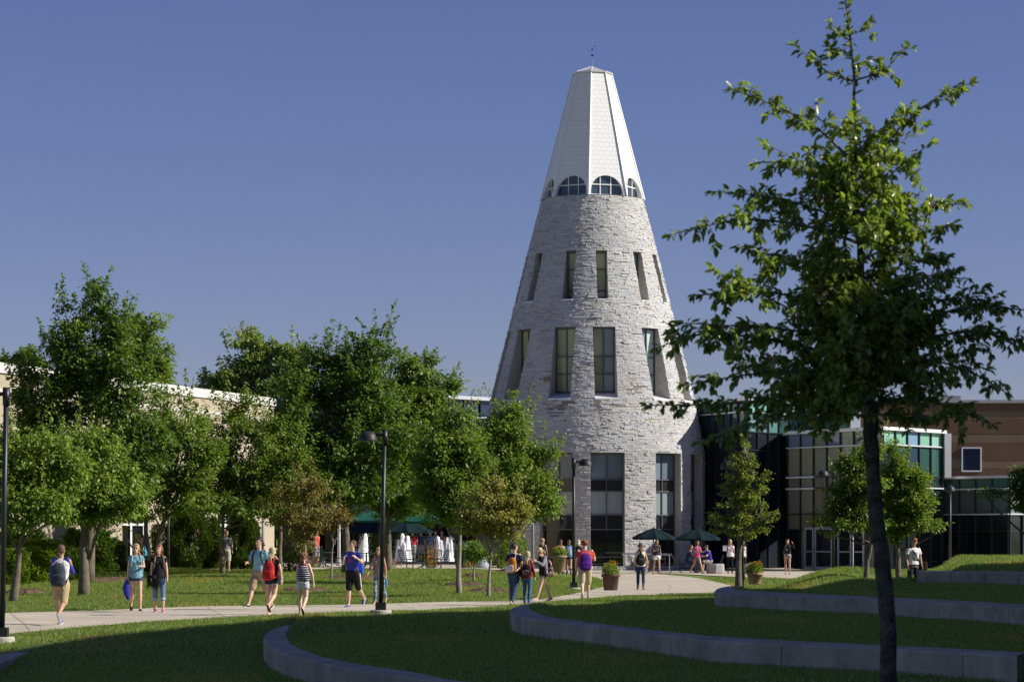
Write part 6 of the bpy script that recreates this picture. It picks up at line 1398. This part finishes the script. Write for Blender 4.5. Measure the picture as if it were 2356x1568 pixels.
PL[16] = person(1290, 1313, 1236, "brown-haired woman in white patterned shirt walking away behind the tan planter", 182, dict(lL=-12, kL=34, lR=8, kR=3), 'f', 'light', brown, .22, [("shirt", 'tee', (.5, .46, .48))], [("shorts", 'shorts', (.25, .30, .36))], (BK, 'boot'), dict(c=blotch([(.6, .56, .55), (.3, .12, .28), (.5, .42, .3)], 18), c2=blotch([(.6, .56, .55), (.3, .12, .28)], 20)), Y=134, H=1.66, packlabel="white floral backpack behind the tan planter")
PL[17] = person(1309, 1314, 1237, "woman with ponytail, blue tee and black shorts beside the lamp post", 176, dict(lL=6, kL=3, lR=-12, kR=34), 'f', 'tan', brown, .20, [("shirt", 'tee', (.06, .24, .58))], [("shorts", 'shorts', BK)], (BK, 'boot'), dict(c=(.28, .36, .42), c2=(.22, .30, .36)), Y=135, H=1.66, packlabel="pale grey-blue backpack on the woman in blue tee")
PL[18] = person(1331, 1316, 1235, "platinum blonde woman in black top and patterned trousers just right of the lamp post", 186, FARP, 'f', 'light', (.68, .60, .45), .18, [("shirt", 'tee', BK)], [("trousers", 'pants', blotch([(.22, .12, .12), (.12, .08, .08), (.3, .22, .2)], 18))], (BK, 'run'), None, Y=131, H=1.68)
PL[19] = person(1474, 1357, 1251, "long-haired woman in cream vest and dark jeans walking away on the path", 178, dict(lL=3, kL=3, lR=-5, kR=12, sR=4, aR=16, eR=8, sL=2, aL=10), 'f', 'light', (.15, .08, .04), .34, [("vest", 'tank', (.68, .62, .52))], [("jeans", 'slim', (.02, .045, .12))], ((.16, .11, .10), 'boot'), dict(c=BK, c2=(.02, .02, .022), low=.05), packlabel="black backpack with white lettering on the woman in cream vest")
PL[20] = person(1511, 1315, 1238, "woman in navy tee and white shorts standing in sun before the umbrella", 18, dict(lL=12, kL=4, lR=-8, kR=20, sR=20, eR=90, iR=20, sL=-4), 'f', 'tan', brown, .34, [("shirt", 'tee', (.02, .025, .06))], [("shorts", 'skirtshorts', W_)], ((.4, .25, .18), 'flip'), dict(c=(.20, .03, .05), c2=(.15, .03, .04), sx=-.03), Y=137, H=1.68, packlabel="dark red backpack on the woman in white shorts")
PL[21] = person(1604, 1314, 1243, "woman in hot pink tee and denim shorts striding past the seated men", 32, dict(lL=24, kL=3, lR=-22, kR=22, sL=18, eL=80, iL=20, sR=15, eR=80, iR=20), 'f', 'tan', brown, .10, [("shirt", 'tee', (.62, .06, .20))], [("shorts", 'shorts', (.14, .22, .36))], ((.3, .2, .15), 'flip'), dict(c=(.35, .36, .45), c2=(.3, .3, .4)), Y=141, H=1.68, packlabel="pale grey backpack on the woman in pink")
PL[22] = person(1680, 1318, 1244, "blonde woman in white tee and black trousers carrying a white box", -4, dict(lL=3, lR=-3, sR=25, eR=85), 'f', 'tan', pblond, .12, [("shirt", 'tee', W_)], [("trousers", 'slim', BK)], (BK, 'run'), dict(c=(.45, .05, .22), c2=(.4, .05, .2)), Y=140, H=1.68, packlabel="pink-strapped backpack on the woman in white tee")
PL[23] = person(1709, 1318, 1252, "woman in white tank mostly hidden behind the slender tree trunk", 14, dict(lL=3, lR=-3), 'f', 'tan', brown, .2, [("shirt", 'tank', (.6, .6, .6))], [("trousers", 'slim', BK)], (BK, 'run'), None, Y=142, H=1.62)
PL[24] = person(1812, 1317, 1243, "woman in black long-sleeved top and patterned shorts raising a hand to her hair", -6, dict(lL=8, kL=3, lR=-6, kR=20, sL=60, aL=40, eL=120, iL=40, sR=30, eR=70, iR=30), 'f', 'tan', brown, .32, [("top", 'crop', BK)], [("shorts", 'shorts', blotch([(.55, .5, .48), (.12, .14, .14), (.4, .16, .2)], 22))], ((.1, .08, .07), 'flip'), dict(c=(.06, .16, .08), c2=(.05, .1, .07), sx=-.07), Y=137, H=1.70, packlabel="dark green backpack on the woman in black top")
PL[25] = person(2101, 1362, 1245, "man in white printed tee and dark jeans with a black shoulder bag, looking down", 20, dict(lL=6, lR=-4, sL=4, sR=0, hp=22, hy=-18), 'm', 'tan', (.22, .10, .045), 0, [("shirt", 'tee', W_)], [("jeans", 'pants', (.025, .03, .045))], (BK, 'run'), None, Y=89.5, H=1.82)
sitp = dict(lL=84, lR=80, kL=84, kR=80, sL=40, eL=45, sR=40, eR=45, lean=14, iL=5, iR=5)
PL[26] = person(1583, 1312, 1264, "seated man in dark navy jacket at the shaded table", 62, sitp, 'm', 'light', (.14, .06, .03), 0, [("jacket", 'long', (.012, .018, .05))], [("jeans", 'pants', (.02, .03, .05))], (BK, 'run'), None, Y=142.6, H=1.78, sit=True)
PL[27] = person(1632, 1312, 1264, "seated man in royal blue polo and tan shorts at the shaded table", -62, sitp, 'm', 'light', (.03, .02, .015), 0, [("shirt", 'polo', (.05, .035, .36))], [("shorts", 'longshorts', (.32, .29, .26))], ((.1, .1, .1), 'run'), None, Y=143.2, H=1.78, sit=True, build=1.2)
for i, (px, c, lb, hr) in enumerate([(950, (.50, .03, .06), "man in crimson tee standing behind the widest fountain jet", (.2, .12, .06)), (968, (.07, .08, .13), "person in dark grey tee and sunglasses right of the man in crimson", dbrown), (990, None, "man in blue striped tee behind the cafe table", dbrown), (1003, (.05, .07, .32), "person in blue behind the striped-tee man", brown), (1016, (.45, .04, .04), "person in red half hidden by the slender fountain jet", brown), (894, (.10, .25, .48), "person in light blue at the left flank of the widest jet", brown)]):
    PL[30+i] = person(px, 1300, 1243, lb, (-10, 10, 5, -30, 25, 40)[i], dict(lL=3, lR=-3), 'm', 'light', hr, 0, [("shirt", 'tee', c or stripes((.06, .10, .22), (.28, .36, .5), 12, 'Z', .5))], [("shorts", 'longshorts', (.3, .3, .32) if i != 2 else (.42, .38, .3))], (BK, 'run'), None, Y=153+i*.5, H=1.76)
PL[36] = person(728, 1302, 1240, "man in coral shirt half hidden by the bronze-leaved tree", 60, dict(lL=4, lR=-4), 'm', 'tan', dbrown, 0, [("shirt", 'tee', (.5, .10, .07))], [("shorts", 'longshorts', (.3, .3, .3))], (BK, 'run'), None, Y=140, H=1.76)

# ---- things the people carry (each its own object)
def worldpt(k, f): root, M, S, A, J, Hh = PL[k]; return M @ f(S, A, J, Hh)
def bagmesh(name, label, cat, pts, m, vox=.012, kids=()):
    c = Vector(pts[0][0]); root = empty(name, c, label, cat); B = Body(); B.loft([(Vector(p), a, b) for p, a, b in pts], n=12); B.fuse("body", m, root, Matrix.Identity(4), vox, 1)
    for nm, path, r_, mm in kids: t = MB(); t.tube(path, r_, 6); t.build(nm, mm, root)
    return root
h = worldpt(2, lambda S, A, J, Hh: A['R'][2]+A['R'][3]*.08)
bagmesh("jacket", "blue jacket dangling from the hand of the girl in glasses", "jacket", [(h+Vector((0, 0, .04)), .03, .03), (h-Vector((.02, 0, .08)), .07, .05), (h-Vector((.04, 0, .22)), .10, .06), (h-Vector((.02, .01, .36)), .08, .05), (h-Vector((-.02, 0, .52)), .045, .03)], cmat((.035, .04, .36)))
h = worldpt(3, lambda S, A, J, Hh: A['R'][2]+A['R'][3]*.06)
rv = random.Random(4); m = MB()
for i in range(110):
    a = h+Vector((rv.uniform(-.10, .20), rv.uniform(-.05, .05), rv.uniform(-.02, .14))); m.tube([a, a+Vector((rv.uniform(-.03, .03), 0, -.12)), a+Vector((rv.uniform(-.07, .07), rv.uniform(-.03, .03), -rv.uniform(.2, .32)))], [.007, .006, .003], 4, cap=False)
B = Body(); B.loft([(h+Vector((.05, 0, -.10)), .09, .04), (h+Vector((.05, 0, 0)), .12, .05), (h+Vector((.05, 0, .12)), .10, .04)]); fr_ = empty("fringed_bag", h, "black fringed bag held by the girl in black top", "bag"); B.fuse("bag_body", cmat(BK), fr_, Matrix.Identity(4), .012); m.build("fringe", cmat(BK), fr_)
h = worldpt(7, lambda S, A, J, Hh: J['R'][0])+Vector((.17, -.02, 0))
bagmesh("pouch", "black and white chevron pouch hanging by the blonde woman's hip", "pouch", [(h+Vector((-.04, .05, -.12)), .03, .02), (h+Vector((-.04, .05, -.08)), .07, .03), (h+Vector((-.04, .05, .06)), .075, .03), (h+Vector((-.04, .05, .13)), .05, .015)], stripes((.02, .02, .02), (.6, .58, .55), 22, 'Z'), .010)
h = worldpt(10, lambda S, A, J, Hh: A['L'][2]+A['L'][3]*.09)
t = MB(); t.lathe(h+Vector((.0, -.02, -.24)), [(.030, 0), (.034, .01), (.034, .14), (.026, .17), (.028, .20), (.014, .21), (.012, .235), (.002, .236)], 12); tag(t.build("water_bottle", cmat((.05, .25, .55), .25), None, True), "blue water bottle in the hand of the woman by the lamp post", "bottle")
h = worldpt(13, lambda S, A, J, Hh: J['L'][0]); hb = h+Vector((.20, -.08, -.02))
bagmesh("handbag", "small brown and cream handbag at the hip of the woman in grey cardigan", "handbag", [(hb+Vector((0, 0, -.10)), .06, .03), (hb+Vector((0, 0, -.06)), .10, .045), (hb+Vector((0, 0, .02)), .10, .045), (hb+Vector((0, 0, .06)), .07, .03)], blotch([(.30, .16, .10), (.62, .55, .48), (.35, .2, .13)], 14), .010)
h = worldpt(25, lambda S, A, J, Hh: J['L'][0]); hb = h+Vector((.24, .02, -.02)); sh_ = worldpt(25, lambda S, A, J, Hh: S(.535, -.02, -.10)); c1 = worldpt(25, lambda S, A, J, Hh: S(.40, -.145, -.05)); c2_ = worldpt(25, lambda S, A, J, Hh: S(.20, -.15, .06))
c0 = worldpt(25, lambda S, A, J, Hh: S(.52, .10, -.06)); cb = worldpt(25, lambda S, A, J, Hh: S(.2, .14, .08))
bagmesh("shoulder_bag", "black shoulder bag slung across the man in white printed tee", "bag", [(hb+Vector((0, 0, -.16)), .10, .05), (hb+Vector((0, 0, -.13)), .15, .06), (hb+Vector((0, 0, .08)), .15, .06), (hb+Vector((0, 0, .12)), .12, .04)], cmat((.015, .013, .014)), .012, kids=[("strap", [hb+Vector((-.1, 0, .1)), c2_, c1, sh_, c0, cb, hb+Vector((.02, .05, .1))], .02, cmat(BK))])
c = worldpt(25, lambda S, A, J, Hh: S(.31, -.145, -.01)); root25 = PL[25][0]
m = MB(); M25 = PL[25][1]; S25 = PL[25][2]; m.face([M25 @ (S25(.31, -.152, 0)+Vector((.055*math.cos(a)*(1-.1*math.sin(a)), 0, .085*math.sin(a)))) for a in np.linspace(0, 6.283, 17)[:-1]]); m.build("shirt_print", cmat((.24, .25, .26)), root25)
# white lettering band on the black backpack of the woman in cream vest: small plain strokes
Mx, Sx = PL[19][1], PL[19][2]; m = MB()
for i in range(5):
    x0 = -.05+.028*i
    for (u, v, w_, h_) in ((0, 0, .005, .035), (0, .030, .018, .005), (.013, 0, .005, .035))[:(2 + i % 2)]: m.face([Mx @ (Sx(.24-.012*i, .355, -(x0+a))+Vector((0, 0, b))) for a, b in ((u, v), (u+w_, v), (u+w_, v+h_), (u, v+h_))][::-1])
bp = [o for o in bpy.data.objects if o.get("label", "").startswith("black backpack with white lettering")][0]; m.build("white_lettering", cmat((.8, .8, .8)), bp)
h = worldpt(22, lambda S, A, J, Hh: A['R'][2]+A['R'][3]*.06); t = MB(); t.box(h+Vector((-.06, -.05, .03)), (.20, .16, .26)); t.box(h+Vector((-.06, -.05, .165)), (.22, .18, .012)); tag(t.build("white_box", cmat((.72, .72, .72)), None), "white takeaway box carried by the woman in white tee", "box")
h = worldpt(20, lambda S, A, J, Hh: A['R'][2]+A['R'][3]*.09); t = MB(); t.lathe(h+Vector((0, -.02, -.08)), [(.028, 0), (.036, .13), (.038, .13), (.038, .145), (.004, .147)], 12); tag(t.build("drink_cup", cmat((.12, .18, .12), .3), None), "green cup held by the woman in navy tee", "cup")
# ------------------------------------------------------------------ grass blades (uncountable cover)
def blades():
    rng = np.random.default_rng(99); n = 900000
    Y0, Y1 = 40, 126; u = rng.random(n); Y = Y0*(Y1/Y0)**(u**.82); px = rng.uniform(-30, 2386, n); x = (px-CX)/F*Y; z = ground(x, Y)
    py = HY+(ZC-z)*F/Y; keep = (py < 1600) & (py > 1270)
    keep &= ~inside(PATH_POLY, x, Y) & ~inside(FAN_POLY, x, Y) & ~inside(PLAZA_POLY, x, Y)
    for o_, i_ in ((W1o, W1i), (W2o, W2i), (W3o, W3i), (W4o, W4i), (ko, ki)): keep &= ~inside(list(map(tuple, o_))+list(map(tuple, i_))[::-1], x, Y)
    for c, rx in MULCH: keep &= ((x-c.x)/(rx*c.y/F))**2+((Y-c.y)/(rx*c.y/F*.9))**2 > 1.0
    x, Y, z = x[keep], Y[keep], z[keep]; n = len(x)
    patch = .5+.5*np.sin(x*1.3+np.sin(Y*.7)*2)*np.cos(Y*.45+x*.6)
    h = (.045+.035*rng.random(n))*(.75+.6*patch)*np.clip(Y/62, .9, 1.6); w = (.006+.004*rng.random(n))*np.clip(Y/50, .9, 2.4)
    # taller fringe along the walls and path edges
    for Wl in (M1, M2, M3): d = dist_line(resample(Wl, 40).tolist(), x, Y); h *= 1+.8*np.clip(1-(d-.25)/.35, 0, 1)
    a = rng.uniform(0, 2*np.pi, n); dx, dy = np.cos(a)*w, np.sin(a)*w*.5; lx, ly = rng.normal(0, .45, n)*h, rng.normal(0, .3, n)*h
    V = np.stack([np.c_[x-dx, Y-dy, z-.005], np.c_[x+dx, Y+dy, z-.005], np.c_[x+lx, Y+ly, z+h]], 1).reshape(-1, 3)
    c0 = np.array([(.16, .225, .065), (.25, .32, .09), (.38, .41, .17), (.085, .13, .04), (.50, .46, .28)]); cc = c0[rng.choice(5, n, p=[.3, .34, .2, .12, .04])]*(.8+.4*rng.random((n, 1)))
    dry = (np.sin(x*.9+3)*np.cos(Y*.31+1) > .75)[:, None]; cc = np.where(dry, cc*np.array([1.35, 1.02, 1.1]), cc)
    tag(npmesh("grass", V, np.arange(3*n).reshape(-1, 3), mat("grass_blade", (1, 1, 1), .6, spec=.25, attr="Col", trans=.48), None, cc), "short mown lawn grass blades", "grass", kind="stuff")
    # clover heads and a few dandelions
    n = 1500; Y = rng.uniform(58, 110, n); px = rng.uniform(0, 1300, n); x = (px-CX)/F*Y; z = ground(x, Y); k = ~inside(PATH_POLY, x, Y) & ~inside(FAN_POLY, x, Y) & ~inside(R1, x, Y) & ~inside(PLAZA_POLY, x, Y); x, Y, z = x[k], Y[k], z[k]; n = len(x)
    C = np.repeat(np.c_[x, Y, z+.05], 5, 0); Vv, Fc, c2 = leaf_cloud(C, unit(n*5, rng), .022, rng, np.tile([.62, .62, .52], (n*5, 1)), 0, .8); tag(npmesh("clover_flowers", Vv, Fc, M_leaf, None, c2), "scattered white clover heads in the lawn", "clover", kind="stuff")
    mb = MB(); r = random.Random(8)
    P_ = [(945, 1530), (965, 1533), (990, 1528), (1170, 1537), (1205, 1538), (1240, 1532), (1290, 1555), (1330, 1525), (1420, 1545), (1150, 1412), (1700, 1555), (1105, 1545), (1630, 1440), (2200, 1470), (1510, 1462)]
    C, D, cl = [], [], []
    for px, py in P_:
        q = hit(px, py); hh = r.uniform(.08, .2); mb.tube([q, q+Vector((r.uniform(-.02, .02), 0, hh))], [.004, .003], 4)
        for _ in range(14): C.append(np.array(q)+np.array([0, 0, hh])); v = rng.normal(size=3); v[2] = abs(v[2])*.6; D.append(v/np.linalg.norm(v)); cl.append((.75, .55, .03))
    mb.build("dandelion_stems", M_bark, None); st = bpy.data.objects["dandelion_stems"]; tag(st, "scattered yellow dandelions in the shaded terrace grass", "dandelions", kind="stuff")
    Vv, Fc, c2 = leaf_cloud(np.array(C), np.array(D), .022, rng, np.array(cl), 0, .6); npmesh("dandelion_heads", Vv, Fc, M_leaf, st, c2)
blades()
